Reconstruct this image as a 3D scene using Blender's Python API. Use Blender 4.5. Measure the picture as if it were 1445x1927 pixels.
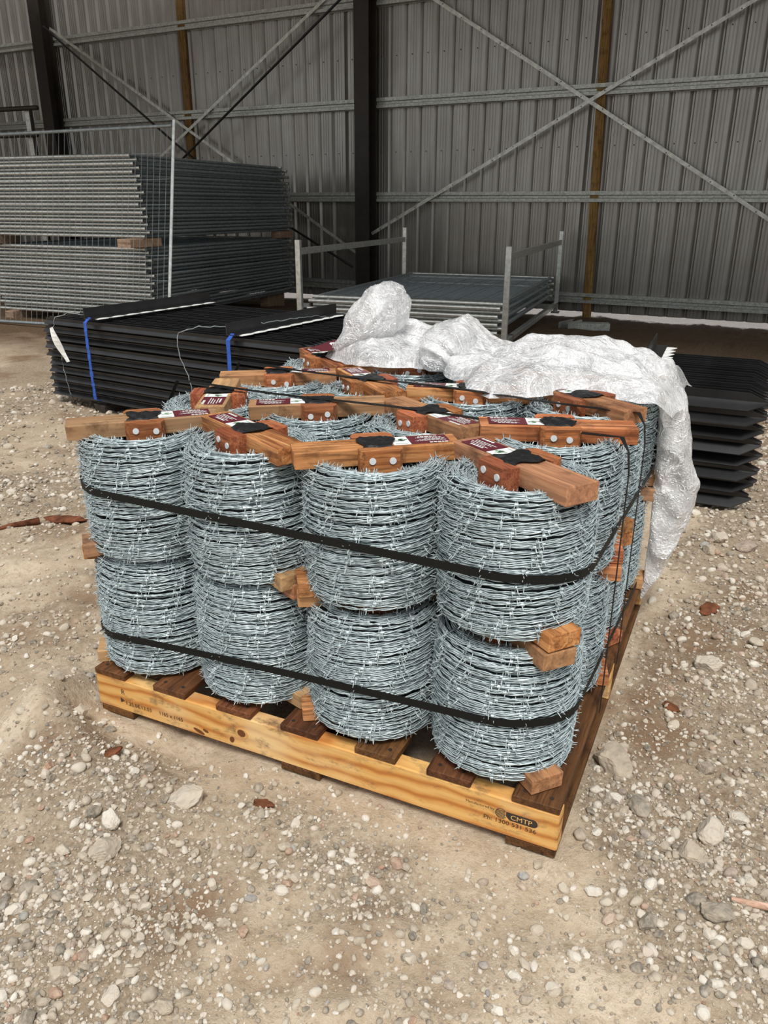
import bpy, math, random
import numpy as np
from mathutils import Matrix, Vector

for o in list(bpy.data.objects): bpy.data.objects.remove(o)
SC = bpy.context.scene
COL = SC.collection
rnd = random.Random(7)
PI = math.pi

# ------------------------------------------------------------------ camera
cam_d = bpy.data.cameras.new('camera')
cam_d.sensor_fit = 'HORIZONTAL'; cam_d.sensor_width = 36.0
cam_d.lens = 1480.5 * 36.0 / 1445.0
cam_d.clip_start = 0.05; cam_d.clip_end = 300
cam = bpy.data.objects.new('camera', cam_d); COL.objects.link(cam)
_f = Vector((-0.39162198, 0.84540481, -0.36321197))
_r = Vector((0.90678128, 0.42158627, 0.003567))
_u = Vector((-0.15614074, 0.3279569, 0.9316997))
cam.matrix_world = Matrix(((_r.x, _u.x, -_f.x, 0.19383), (_r.y, _u.y, -_f.y, -1.22413), (_r.z, _u.z, -_f.z, 1.19790), (0, 0, 0, 1)))
SC.camera = cam

# ------------------------------------------------------------------ sky, sun, exposure
SC.view_settings.view_transform = 'Standard'
SC.view_settings.look = 'None'
SC.view_settings.gamma = 1.0
SC.view_settings.use_curve_mapping = False
SC.view_settings.exposure = 0.0
world = bpy.data.worlds.new('overcast_sky'); SC.world = world
world.use_nodes = True
wn = world.node_tree.nodes; wl = world.node_tree.links
bg = wn['Background']
bg.inputs['Color'].default_value = (0.93, 0.97, 1.0, 1)
bg.inputs['Strength'].default_value = 0.80
sun_d = bpy.data.lights.new('hazy_sun', 'SUN'); sun_d.energy = 3.1; sun_d.angle = math.radians(20)
sun_d.color = (1.0, 0.97, 0.92)
sun = bpy.data.objects.new('hazy_sun', sun_d); COL.objects.link(sun)
sun.rotation_euler = Vector((-0.25, 0.55, -1.0)).to_track_quat('-Z', 'Y').to_euler()

# ------------------------------------------------------------------ helpers
def tag(o, label=None, cat=None, group=None, kind=None):
    if label: o['label'] = label
    if cat: o['category'] = cat
    if group: o['group'] = group
    if kind: o['kind'] = kind
    return o

def empty(name, loc=(0, 0, 0), rz=0.0, parent=None):
    o = bpy.data.objects.new(name, None); COL.objects.link(o)
    o.location = loc; o.rotation_euler = (0, 0, rz); o.empty_display_size = 0.05
    if parent: o.parent = parent
    return o

def link(name, me, parent=None, loc=(0, 0, 0), rot=(0, 0, 0), scale=(1, 1, 1)):
    o = bpy.data.objects.new(name, me); COL.objects.link(o)
    o.location = loc; o.rotation_euler = rot; o.scale = scale
    if parent: o.parent = parent
    return o

class MB:
    """collects geometry for ONE mesh"""
    def __init__(s): s.v = []; s.f = []; s.m = []; s.n = 0
    def add(s, V, F, mi=0):
        V = np.asarray(V, float).reshape(-1, 3)
        s.v.append(V); s.f += [tuple(int(i) + s.n for i in f) for f in F]; s.m += [mi] * len(F)
        s.n += len(V); return s
    def box(s, lo, hi, ch=0.0, mi=0, jit=0.0):
        lo = np.array(lo, float); hi = np.array(hi, float)
        if ch <= 0:
            V = np.array([[(lo, hi)[i][0], (lo, hi)[j][1], (lo, hi)[k][2]] for i in (0, 1) for j in (0, 1) for k in (0, 1)])
            F = [(0, 1, 3, 2), (4, 6, 7, 5), (0, 4, 5, 1), (2, 3, 7, 6), (0, 2, 6, 4), (1, 5, 7, 3)]
        else:
            c = (lo + hi) / 2; h = (hi - lo) / 2
            V = []; ix = {}
            for sx in (-1, 1):
                for sy in (-1, 1):
                    for sz in (-1, 1):
                        for a in range(3):
                            q = h - ch; q[a] = h[a]
                            ix[(sx, sy, sz, a)] = len(V); V.append(c + q * np.array((sx, sy, sz)))
            F = []
            for a in range(3):
                b, d = (a + 1) % 3, (a + 2) % 3
                for sg in (-1, 1):
                    loop = []
                    for (p, q) in ((-1, -1), (1, -1), (1, 1), (-1, 1)):
                        t = [0, 0, 0]; t[a] = sg; t[b] = p; t[d] = q
                        loop.append(ix[(t[0], t[1], t[2], a)])
                    F.append(tuple(loop if sg > 0 else loop[::-1]))
                for p in (-1, 1):
                    for q in (-1, 1):
                        t0 = [0, 0, 0]; t1 = [0, 0, 0]
                        t0[a] = -1; t1[a] = 1; t0[b] = t1[b] = p; t0[d] = t1[d] = q
                        l = [ix[(*t0, b)], ix[(*t1, b)], ix[(*t1, d)], ix[(*t0, d)]]
                        F.append(tuple(l if p * q > 0 else l[::-1]))
            for sx in (-1, 1):
                for sy in (-1, 1):
                    for sz in (-1, 1):
                        l = [ix[(sx, sy, sz, a)] for a in range(3)]
                        F.append(tuple(l if sx * sy * sz > 0 else l[::-1]))
            V = np.array(V)
        if jit:
            rs = np.random.RandomState(int(abs(lo.sum() + hi.sum()) * 1e4) % 99991)
            V = V + rs.uniform(-jit, jit, V.shape)
        return s.add(V, F, mi)
    def sweep(s, P, R, sides=6, mi=0, caps=True, up=(0, 0, 1), ph=0.0):
        P = np.asarray(P, float); n = len(P)
        R = np.broadcast_to(np.asarray(R, float), (n,))
        T = np.gradient(P, axis=0); T /= np.linalg.norm(T, axis=1, keepdims=True) + 1e-12
        U = np.broadcast_to(np.array(up, float), T.shape)
        A = np.cross(T, U); L = np.linalg.norm(A, axis=1, keepdims=True)
        A = np.where(L < 1e-4, np.array([1.0, 0, 0]), A / (L + 1e-12)); B = np.cross(A, T)
        a = np.arange(sides) * 2 * PI / sides + ph
        V = P[:, None] + R[:, None, None] * (np.cos(a)[None, :, None] * A[:, None] + np.sin(a)[None, :, None] * B[:, None])
        F = []
        for i in range(n - 1):
            for j in range(sides):
                k = (j + 1) % sides
                F.append((i * sides + j, (i + 1) * sides + j, (i + 1) * sides + k, i * sides + k))
        if caps:
            F.append(tuple(range(sides))); F.append(tuple(range((n - 1) * sides + sides - 1, (n - 1) * sides - 1, -1)))
        return s.add(V.reshape(-1, 3), F, mi)
    def tube(s, a, b, r, sides=8, mi=0, caps=True): return s.sweep([a, b], r, sides, mi, caps, up=(0.123, 0.31, 0.94))
    def prism(s, poly, axis_lo, axis_hi, ax=0, mi=0):
        """polygon (list of 2D) extruded along axis ax"""
        n = len(poly); o = [i for i in range(3) if i != ax]; V = []
        for t in (axis_lo, axis_hi):
            for (a, b) in poly:
                q = [0, 0, 0]; q[ax] = t; q[o[0]] = a; q[o[1]] = b; V.append(q)
        F = [tuple(range(n)), tuple(range(2 * n - 1, n - 1, -1))]
        F += [(i, (i + 1) % n, n + (i + 1) % n, n + i)[::-1] for i in range(n)]
        return s.add(V, F, mi)
    def mesh(s, name, mats, smooth=False):
        me = bpy.data.meshes.new(name)
        V = np.concatenate(s.v) if s.v else np.zeros((0, 3))
        me.from_pydata(V.tolist(), [], s.f)
        for m in (mats if isinstance(mats, (list, tuple)) else [mats]): me.materials.append(m)
        if any(s.m): me.polygons.foreach_set('material_index', s.m)
        if smooth: me.polygons.foreach_set('use_smooth', [True] * len(s.f))
        me.validate(); me.update()
        return me
    def build(s, name, mats, parent=None, loc=(0, 0, 0), rot=(0, 0, 0), smooth=False):
        return link(name, s.mesh(name, mats, smooth), parent, loc, rot)

def fast_mesh(name, V, Q, mat, smooth=True, attr=None):
    """V (n,3), Q (m,k) index array"""
    me = bpy.data.meshes.new(name)
    V = np.ascontiguousarray(V, dtype=np.float32); Q = np.ascontiguousarray(Q, dtype=np.int32)
    m, k = Q.shape
    me.vertices.add(len(V)); me.vertices.foreach_set('co', V.ravel())
    me.loops.add(m * k); me.loops.foreach_set('vertex_index', Q.ravel())
    me.polygons.add(m)
    me.polygons.foreach_set('loop_start', np.arange(0, m * k, k, dtype=np.int32))
    me.polygons.foreach_set('loop_total', np.full(m, k, dtype=np.int32))
    me.polygons.foreach_set('use_smooth', np.full(m, smooth))
    me.update(calc_edges=True)
    if attr is not None:
        a = me.attributes.new('tint', 'FLOAT', 'POINT'); a.data.foreach_set('value', np.ascontiguousarray(attr, dtype=np.float32))
    me.materials.append(mat)
    return me

# vectorised value noise
_perm = np.random.RandomState(3).permutation(256); _val = np.random.RandomState(4).uniform(-1, 1, 256)
def vn(x, y, seed=0):
    x = np.asarray(x, float); y = np.asarray(y, float)
    xi = np.floor(x).astype(int); yi = np.floor(y).astype(int); fx = x - xi; fy = y - yi
    fx = fx * fx * (3 - 2 * fx); fy = fy * fy * (3 - 2 * fy)
    h = lambda a, b: _val[_perm[(_perm[(a + seed * 17) & 255] + b) & 255]]
    return (h(xi, yi) * (1 - fx) + h(xi + 1, yi) * fx) * (1 - fy) + (h(xi, yi + 1) * (1 - fx) + h(xi + 1, yi + 1) * fx) * fy
def fbm(x, y, f, oc=3, seed=0):
    r = 0; a = 1
    for i in range(oc): r = r + a * vn(x * f + 7.1 * i, y * f + 3.3 * i, seed + i); f *= 2.03; a *= .5
    return r
def sstep(a, b, x):
    t = np.clip((np.asarray(x, float) - a) / (b - a), 0, 1); return t * t * (3 - 2 * t)

# ------------------------------------------------------------------ materials
class NT:
    def __init__(s, name):
        s.mat = bpy.data.materials.new(name); s.mat.use_nodes = True
        s.n = s.mat.node_tree.nodes; s.l = s.mat.node_tree.links
        s.b = s.n['Principled BSDF']; s.out = s.n['Material Output']
    def N(s, t, **kw):
        nd = s.n.new(t)
        for k, v in kw.items():
            if hasattr(nd, k): setattr(nd, k, v)
        return nd
    def put(s, sock, v):
        if hasattr(v, 'is_output') or isinstance(v, bpy.types.NodeSocket): s.l.new(v, sock)
        else: sock.default_value = v
    def coord(s, kind='Object', scale=(1, 1, 1), add=None):
        tc = s.N('ShaderNodeTexCoord').outputs[kind]
        if add is not None:
            va = s.N('ShaderNodeVectorMath', operation='ADD'); s.l.new(tc, va.inputs[0]); s.put(va.inputs[1], add); tc = va.outputs[0]
        mp = s.N('ShaderNodeMapping'); s.l.new(tc, mp.inputs[0]); mp.inputs['Scale'].default_value = scale
        return mp.outputs[0]
    def noise(s, co, scale=5, detail=4, rough=.55, dist=0.0):
        n = s.N('ShaderNodeTexNoise'); s.l.new(co, n.inputs['Vector'])
        n.inputs['Scale'].default_value = scale; n.inputs['Detail'].default_value = detail
        n.inputs['Roughness'].default_value = rough; n.inputs['Distortion'].default_value = dist
        return n.outputs['Fac']
    def ramp(s, fac, stops, interp='LINEAR'):
        r = s.N('ShaderNodeValToRGB'); s.put(r.inputs[0], fac); cr = r.color_ramp; cr.interpolation = interp
        while len(cr.elements) < len(stops): cr.elements.new(0.5)
        for e, (p, c) in zip(cr.elements, stops):
            e.position = p; e.color = (c[0], c[1], c[2], 1) if not isinstance(c, (int, float)) else (c, c, c, 1)
        return r.outputs[0]
    def mix(s, fac, a, b, mode='MIX'):
        m = s.N('ShaderNodeMix', data_type='RGBA', blend_type=mode)
        s.put(m.inputs[0], fac)
        for k, v in ((6, a), (7, b)):
            s.put(m.inputs[k], (v[0], v[1], v[2], 1) if isinstance(v, tuple) else v)
        return m.outputs[2]
    def math(s, op, a, b=0.0):
        m = s.N('ShaderNodeMath', operation=op); s.put(m.inputs[0], a); s.put(m.inputs[1], b); return m.outputs[0]
    def rand(s): return s.N('ShaderNodeObjectInfo').outputs['Random']
    def bump(s, h, strength=.3, dist=.002):
        b = s.N('ShaderNodeBump'); b.inputs['Strength'].default_value = strength; b.inputs['Distance'].default_value = dist
        s.l.new(h, b.inputs['Height']); s.l.new(b.outputs[0], s.b.inputs['Normal']); return b.outputs[0]
    def set(s, color=None, rough=None, metal=None, spec=None):
        if color is not None: s.put(s.b.inputs['Base Color'], (*color, 1) if isinstance(color, tuple) else color)
        if rough is not None: s.put(s.b.inputs['Roughness'], rough)
        if metal is not None: s.put(s.b.inputs['Metallic'], metal)
        if spec is not None: s.b.inputs['Specular IOR Level'].default_value = spec
        return s.mat

def plain(name, c, rough=.6, metal=0.0, spec=.5, var=0.0, vscale=20):
    t = NT(name)
    if var:
        n = t.noise(t.coord(), vscale, 5); col = t.mix(t.ramp(n, [(.3, 0.0), (.7, 1.0)]), tuple(x * (1 - var) for x in c), tuple(min(1, x * (1 + var)) for x in c))
        return t.set(col, rough, metal, spec)
    return t.set(c, rough, metal, spec)

def wood(name, pal, stain=.5, along=0, rough=.75, gscale=1.0, spread=.25, tan=None):
    """pal: dark, mid, light"""
    t = NT(name)
    r = t.rand()
    off = t.N('ShaderNodeCombineXYZ')
    for i in range(3): t.put(off.inputs[i], t.math('MULTIPLY', r, (37.0, 11.0, 23.0)[i]))
    sc = [55 * gscale] * 3; sc[along] = 3.5 * gscale
    co = t.coord('Object', tuple(sc), off.outputs[0])
    g1 = t.noise(co, 1.0, 5, .6, .6)
    sc2 = [9 * gscale] * 3; sc2[along] = 2.0 * gscale
    g2 = t.noise(t.coord('Object', tuple(sc2), off.outputs[0]), 1.3, 3, .5, 1.2)
    base = t.ramp(g1, [(.28, pal[0]), (.5, pal[1]), (.72, pal[2])])
    base = t.mix(t.ramp(g2, [(.35, 0.0), (.75, .55)]), base, pal[2], 'MIX')
    fine = t.noise(t.coord('Object', tuple(v * 3.2 for v in sc), off.outputs[0]), 1.0, 3, .6)
    base = t.mix(t.ramp(fine, [(.36, .55), (.52, 0.0)]), base, tuple(x * .42 for x in pal[0]))
    st = t.noise(t.coord('Object', (14, 14, 14), off.outputs[0]), 1.0, 6, .7)
    if tan is not None:
        r3 = t.math('FRACT', t.math('MULTIPLY', r, 13.7))
        base = t.mix(t.math('MULTIPLY', t.ramp(r3, [(.5, 0.0), (.95, 1.0)]), .75), base, t.mix(t.ramp(g1, [(.3, 0.0), (.7, 1.0)]), tuple(x * .55 for x in tan), tan))
    base = t.mix(t.ramp(st, [(.52, 0.0), (.72, stain)]), base, tuple(x * .25 for x in pal[0]))
    hs = t.N('ShaderNodeHueSaturation'); t.l.new(base, hs.inputs['Color'])
    t.put(hs.inputs['Value'], t.math('MULTIPLY_ADD', r, 1.0)); 
    m = hs.inputs['Value'].links[0].from_node; m.inputs[1].default_value = spread * 2; m.inputs[2].default_value = 1 - spread
    r2 = t.math('FRACT', t.math('MULTIPLY', r, 7.31)); h = t.math('MULTIPLY', r2, .022)
    t.put(hs.inputs['Hue'], t.math('ADD', h, .489))
    t.bump(g1, .5, .0015)
    return t.set(hs.outputs[0], rough, 0.0, .3)

M = {}
M['wire'] = None
def mk_wire():
    t = NT('galvanised_wire')
    n = t.noise(t.coord('Object', (1, 1, 1)), 60, 3)
    col = t.ramp(n, [(.3, (.36, .43, .445)), (.7, (.70, .79, .81))])
    return t.set(col, .42, .45, .5)
M['wire'] = mk_wire()
M['core'] = plain('wire_gap_shade', (.035, .04, .042), .6, .4, .4, .5, 90)  # near-black colour standing in for shade between the wire turns
M['galv'] = plain('galvanised_tube', (.60, .61, .58), .30, .8, .5, .22, 25)
M['galv_dark'] = plain('weathered_galvanised_tube', (.27, .30, .31), .5, .6, .5, .25, 25)
M['galv_spangle'] = plain('galvanised_section', (.40, .41, .375), .42, .5, .5, .35, 45)
M['strap_steel'] = plain('bright_strap_steel', (.52, .52, .47), .40, .45, .5, .35, 14)
M['plank'] = wood('sawn_hardwood', ((.12, .030, .010), (.36, .115, .038), (.60, .29, .125)), .8, spread=.25, tan=(.50, .32, .17))
M['cleat'] = wood('red_hardwood', ((.12, .03, .01), (.32, .09, .03), (.54, .22, .09)), .6, gscale=1.5)
def mk_pine():
    t = NT('yellow_pine')
    co = t.coord('Object', (.55, 1, 1)); wv = t.N('ShaderNodeTexWave', wave_type='BANDS', bands_direction='Z'); t.l.new(co, wv.inputs['Vector'])
    wv.inputs['Scale'].default_value = 9.5; wv.inputs['Distortion'].default_value = 6.0; wv.inputs['Detail'].default_value = 2.5; wv.inputs['Detail Scale'].default_value = .9
    col = t.ramp(wv.outputs['Fac'], [(0.0, (.74, .44, .15)), (.6, (.68, .35, .10)), (.86, (.58, .25, .06)), (1.0, (.46, .17, .038))])
    gr = t.noise(t.coord('Object', (6, 120, 120)), 1.0, 4, .6); col = t.mix(t.ramp(gr, [(.35, .45), (.55, 0.0)]), col, (.52, .26, .08))
    pale = t.noise(t.coord('Object', (4, 9, 9)), 1.0, 3, .5); col = t.mix(t.ramp(pale, [(.5, 0.0), (.7, .6)]), col, (.80, .60, .33))
    st = t.noise(t.coord('Object', (11, 22, 22), (3.1, 0, 0)), 1.0, 6, .72); col = t.mix(t.ramp(st, [(.53, 0.0), (.67, .8)]), col, (.12, .078, .045))
    t.bump(gr, .4, .0012)
    return t.set(col, .72, 0, .3)
M['pine'] = mk_pine()
M['deck'] = wood('dark_wet_decking', ((.035, .012, .004), (.10, .038, .012), (.21, .085, .030)), .75, along=1, spread=.25)
M['glut'] = wood('grey_block', ((.16, .10, .06), (.32, .21, .13), (.50, .36, .24)), .4)
M['post_wood'] = wood('stained_post', ((.10, .045, .012), (.20, .10, .03), (.30, .17, .06)), .6, along=2, gscale=.5)
M['black_strap'] = plain('black_strap', (.008, .008, .0075), .6, 0, .2)
M['black_tape'] = plain('black_tape', (.008, .008, .009), .5, 0, .35)
M['maroon'] = plain('maroon_print', (.115, .012, .022), .35)
M['label_white'] = plain('label_white', (.82, .84, .82), .4)
M['label_green'] = plain('label_green', (.10, .28, .10), .5)
M['label_grey'] = plain('label_grey', (.45, .48, .46), .5)
M['nail'] = plain('nail_head', (.72, .74, .75), .45, .25)
M['ink'] = plain('stencil_ink', (.035, .025, .018), .8)
M['knot'] = plain('pine_knot', (.14, .05, .018), .7, 0, .3, .4, 120)
M['badge'] = plain('bare_pine', (.72, .42, .15), .7)
M['knot_ring'] = plain('pine_knot_ring', (.62, .33, .11), .7, 0, .3, .2, 120)
M['picket'] = plain('black_painted_steel', (.009, .009, .010), .34, 0, .6, .4, 8)
M['blue'] = plain('blue_strap', (.02, .085, .42), .5)
M['white_plastic'] = plain('white_plastic', (.80, .80, .77), .5)
M['column'] = plain('dark_painted_steel', (.026, .020, .016), .55, 0, .4, .3, 6)
M['cable'] = plain('black_cable', (.008, .008, .008), .6)

def mk_cladding():
    t = NT('zinc_sheet')
    co = t.coord('Object', (6, 6, .5)); n = t.noise(co, 1.5, 5, .6)
    n2 = t.noise(t.coord('Object', (1, 1, 1)), 1.1, 4)
    col = t.ramp(n, [(.25, (.235, .222, .198)), (.75, (.385, .372, .345))])
    col = t.mix(t.ramp(n2, [(.45, 0.0), (.7, .5)]), col, (.205, .178, .145))
    return t.set(col, .34, .72, .5)
M['cladding'] = mk_cladding()

def mk_film():
    t = NT('clear_film')
    def crease(co, sc, dist, wdt):
        n = t.noise(co, sc, 3, .6, dist)
        return n, t.ramp(t.math('ABSOLUTE', t.math('SUBTRACT', n, .5)), [(0.0, 1.0), (wdt, 0.0)])
    n1, c1 = crease(t.coord('Object', (1, 1.3, 1.1)), 9, 1.2, .035)
    n2, c2 = crease(t.coord('Object', (.7, 1.8, 1.2), (3, 1, 7)), 22, 1.5, .05)
    n3, c3 = crease(t.coord('Object', (.8, 1.6, 1.0), (8, 2, 4)), 52, 1.0, .06)
    n4 = t.noise(t.coord('Object', (1, 1, 1), (1, 6, 2)), 7, 4, .6)
    mask = t.math('MAXIMUM', t.math('MAXIMUM', c1, t.math('MULTIPLY', c2, .85)), t.math('MULTIPLY', c3, .6))
    h = t.math('ADD', t.math('ADD', t.math('MULTIPLY', c1, .5), t.math('MULTIPLY', c2, .3)), t.math('ADD', t.math('MULTIPLY', n2, .9), t.math('MULTIPLY', c3, .12)))
    nb = t.bump(h, 1.0, .022); t.bump(h, .45, .010)
    t.set((.98, .98, .99), .18, 0.0, .9)
    t.b.inputs['Coat Weight'].default_value = 1.0; t.b.inputs['Coat Roughness'].default_value = .08; t.b.inputs['Coat IOR'].default_value = 1.7
    t.l.new(nb, t.b.inputs['Coat Normal'])
    tr = t.N('ShaderNodeBsdfTransparent'); tr.inputs[0].default_value = (.985, .985, .99, 1)
    gl = t.N('ShaderNodeBsdfGlossy'); gl.inputs['Color'].default_value = (1, 1, 1, 1); gl.inputs['Roughness'].default_value = .14; t.l.new(nb, gl.inputs['Normal'])
    m3 = t.N('ShaderNodeMixShader'); m3.inputs[0].default_value = .25
    t.l.new(t.b.outputs[0], m3.inputs[1]); t.l.new(gl.outputs[0], m3.inputs[2])
    op = t.math('ADD', t.math('MULTIPLY', mask, .50), t.ramp(n4, [(.35, .34), (.65, .76)]))
    op.node.use_clamp = True
    m2 = t.N('ShaderNodeMixShader'); t.l.new(op, m2.inputs[0])
    t.l.new(tr.outputs[0], m2.inputs[1]); t.l.new(m3.outputs[0], m2.inputs[2])
    t.l.new(m2.outputs[0], t.out.inputs['Surface'])
    return t.mat
M['film'] = mk_film()

STONE_STOPS = [(0.0, (.20, .165, .13)), (.12, (.13, .12, .105)), (.3, (.33, .28, .22)), (.5, (.44, .385, .31)), (.72, (.54, .49, .42)), (.88, (.66, .63, .57)), (.93, (.33, .18, .115)), (1.0, (.24, .26, .26))]
def mk_stone(obj_random):
    t = NT('stone_single' if obj_random else 'stone_gravel')
    if obj_random: fac = t.rand()
    else: fac = t.N('ShaderNodeAttribute', attribute_name='tint').outputs['Fac']
    col = t.ramp(fac, STONE_STOPS)
    n = t.noise(t.coord('Object', (1, 1, 1)), 90 if not obj_random else 3.0, 4, .65)
    col = t.mix(t.ramp(n, [(.35, 0.0), (.65, .55)]), col, (.53, .44, .33))
    t.bump(n, .5, .002)
    return t.set(col, .85, 0, .3)
M['stone1'] = mk_stone(True); M['stone'] = mk_stone(False)

def mk_ground():
    t = NT('sandy_ground')
    co = t.coord('Object', (1, 1, 1))
    n1 = t.noise(co, 2.2, 5, .6, .4); n2 = t.noise(co, 11, 5, .65); n3 = t.noise(co, 70, 4, .7); n4 = t.noise(co, 260, 3, .7)
    col = t.ramp(n1, [(.3, (.42, .33, .235)), (.55, (.55, .45, .335)), (.75, (.62, .525, .41))])
    col = t.mix(t.ramp(n2, [(.42, .65), (.58, 0.0)]), col, (.40, .305, .205))
    col = t.mix(t.ramp(n3, [(.35, .75), (.5, 0.0), (.62, 0.0), (.72, .7)]), col, (.36, .27, .185))
    col = t.mix(t.ramp(n4, [(.60, 0.0), (.70, .7)]), col, (.64, .57, .46))
    gd = t.N('ShaderNodeAttribute', attribute_name='tint').outputs['Fac']
    fines = t.ramp(n3, [(.3, (.17, .125, .085)), (.55, (.33, .26, .185)), (.75, (.46, .39, .30))])
    col = t.mix(t.ramp(gd, [(.16, 0.0), (.6, .9)]), col, fines)
    # reddish brown damp earth: its own patches
    n5 = t.noise(t.coord('Object', (1, 1, 1), (4.2, 9.1, 0)), 1.7, 5, .62)
    col = t.mix(t.ramp(n5, [(.53, 0.0), (.64, .85)]), col, (.21, .13, .078))
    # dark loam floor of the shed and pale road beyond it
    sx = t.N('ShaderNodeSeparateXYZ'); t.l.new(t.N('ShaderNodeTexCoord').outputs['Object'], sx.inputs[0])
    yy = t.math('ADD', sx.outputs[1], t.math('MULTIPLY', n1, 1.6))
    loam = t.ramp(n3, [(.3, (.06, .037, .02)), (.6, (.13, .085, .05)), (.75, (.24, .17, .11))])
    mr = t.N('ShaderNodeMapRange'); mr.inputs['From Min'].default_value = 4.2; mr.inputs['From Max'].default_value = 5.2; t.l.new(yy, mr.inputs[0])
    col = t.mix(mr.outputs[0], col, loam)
    mr2 = t.N('ShaderNodeMapRange'); mr2.inputs['From Min'].default_value = 9.16; mr2.inputs['From Max'].default_value = 9.26
    t.l.new(t.math('ADD', t.math('ADD', sx.outputs[1], t.math('MULTIPLY', sx.outputs[0], .0665)), t.math('MULTIPLY', n2, .4)), mr2.inputs[0])
    road = t.ramp(n3, [(.3, (.62, .52, .45)), (.6, (.86, .78, .72))])
    col = t.mix(mr2.outputs[0], col, road)
    hs = t.math('ADD', t.math('MULTIPLY', n3, .8), t.math('MULTIPLY', n4, .35))
    t.bump(hs, .8, .008)
    return t.set(col, .95, 0, .2)
M['ground'] = mk_ground()
M['clod'] = plain('red_clay', (.16, .06, .028), .95, 0, .2, .5, 30)
M['bark'] = plain('rusty_bark', (.13, .045, .022), .9, 0, .2, .6, 40)
M['stick'] = wood('pinkish_stick', ((.36, .20, .13), (.52, .33, .23), (.62, .44, .33)), .2)

# ------------------------------------------------------------------ ground
def G(x, y, cx, cy, s): return np.exp(-((x - cx) ** 2 + (y - cy) ** 2) / (2 * s * s))
def gravel_density(x, y):
    d = .07 + 1.15 * G(x, y, -.78, -.56, .20) + .9 * G(x, y, -1.02, -.27, .12) + .9 * G(x, y, -.36, -.19, .09) + .28 * G(x, y, -.20, -.45, .13)
    d = d + .45 * G(x, y, -.9, -.13, .07) + .5 * G(x, y, -.55, -.07, .08) + .35 * G(x, y, 0.0, -.20, .10)
    d = d + .95 * sstep(-.02, .14, x + .10 * vn(np.asarray(x) * 3, np.asarray(y) * 3, 9)) * sstep(6.5, 3.0, y) * sstep(-.34, -.03, np.asarray(y) + .8 * (np.asarray(x) - .25))
    d = d + .9 * G(x, y, -2.5, 1.15, .40) + .8 * G(x, y, -4.5, 2.8, 1.1) + .4 * G(x, y, -1.6, .2, .25)
    d = np.clip(d, 0, 2) ** 1.25
    return np.clip(d * (.88 + .55 * vn(np.asarray(x) * 5, np.asarray(y) * 5, 21)), 0, 1.2)
def hgt(x, y):
    x = np.asarray(x, float); y = np.asarray(y, float)
    h = .012 * fbm(x, y, 1.3, 2, 1) + .010 * fbm(x, y, 4.5, 3, 5) + .0060 * fbm(x, y, 19, 3, 11) + .0075 * np.clip(1 - 2.2 * np.abs(fbm(x, y, 6.5, 2, 14)), -.3, 1) * (.5 + .5 * vn(x * 2.2, y * 2.2, 30))
    h = h + .125 * G(x, y, -1.19, -.10, .10) + .060 * G(x, y, -1.03, -.27, .11) + .03 * G(x, y, -.80, -.38, .10) + .02 * G(x, y, -.75, -.60, .14)
    h = h - .035 * G(x, y, -.88, -.03, .10) - .018 * G(x, y, -.52, -.36, .10) + .018 * G(x, y, -1.5, .25, .15)
    rut = (x + .15) * .55 - (y + .35) * .83          # wheel marks
    h = h + .007 * np.sin(rut * 42 + 2 * vn(x * 2, y * 2, 8)) * G(x, y, -.3, -.42, .28)
    rut2 = (x + 1.9) * .75 - (y - .45) * .66
    h = h + .012 * np.sin(rut2 * 24 + 2 * vn(x * 2, y * 2, 8)) * G(x, y, -1.75, .4, .35)
    inp = sstep(-1.26, -1.12, x) * sstep(.10, -.03, x) * sstep(-.10, .01, y) * sstep(1.35, 1.2, y)
    h = h * (1 - inp) + np.minimum(h, -.004) * inp
    near = sstep(-.17, -.03, y) * sstep(-1.28, -1.12, x) * sstep(.14, .03, x) * sstep(1.4, 1.2, y)
    h = np.where(near > 0, np.minimum(h, .004 * near + h * (1 - near)), h)
    return h - .12 * sstep(6.8, 8.7, y)

def axis(segs):
    out = [segs[0][0]]
    for a, b, st in segs:
        n = max(1, int(round((b - a) / st))); out += list(np.linspace(a, b, n + 1)[1:])
    return np.array(out)
gx = axis([(-40, -16, 4), (-16, -6, .5), (-6, -2.4, .10), (-2.4, -1.4, .025), (-1.4, .48, .0085), (.48, .9, .03), (.9, 3, .2), (3, 12, 1), (12, 40, 4)])
gy = axis([(-14, -3, 2), (-3, -1, .2), (-1, -.72, .04), (-.72, .35, .0085), (.35, 1.3, .02), (1.3, 3.2, .05), (3.2, 10, .14), (10, 14, .5), (14, 60, 5)])
X, Y = np.meshgrid(gx, gy)
Z = hgt(X, Y); V = np.stack([X, Y, Z], -1).reshape(-1, 3)
ny, nx = X.shape
i = (np.arange(ny - 1)[:, None] * nx + np.arange(nx - 1)[None, :]).ravel()
Q = np.stack([i, i + 1, i + nx + 1, i + nx], 1)
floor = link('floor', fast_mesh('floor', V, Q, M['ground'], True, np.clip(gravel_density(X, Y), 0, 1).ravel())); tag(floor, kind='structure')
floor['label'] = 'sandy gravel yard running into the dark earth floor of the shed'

# ------------------------------------------------------------------ shed wall
WA = -0.0665; WY = 9.0
wall = empty('wall_back', (0, WY, 0), WA); tag(wall, 'ribbed zinc sheet shed wall with galvanised girts', kind='structure')
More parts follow.
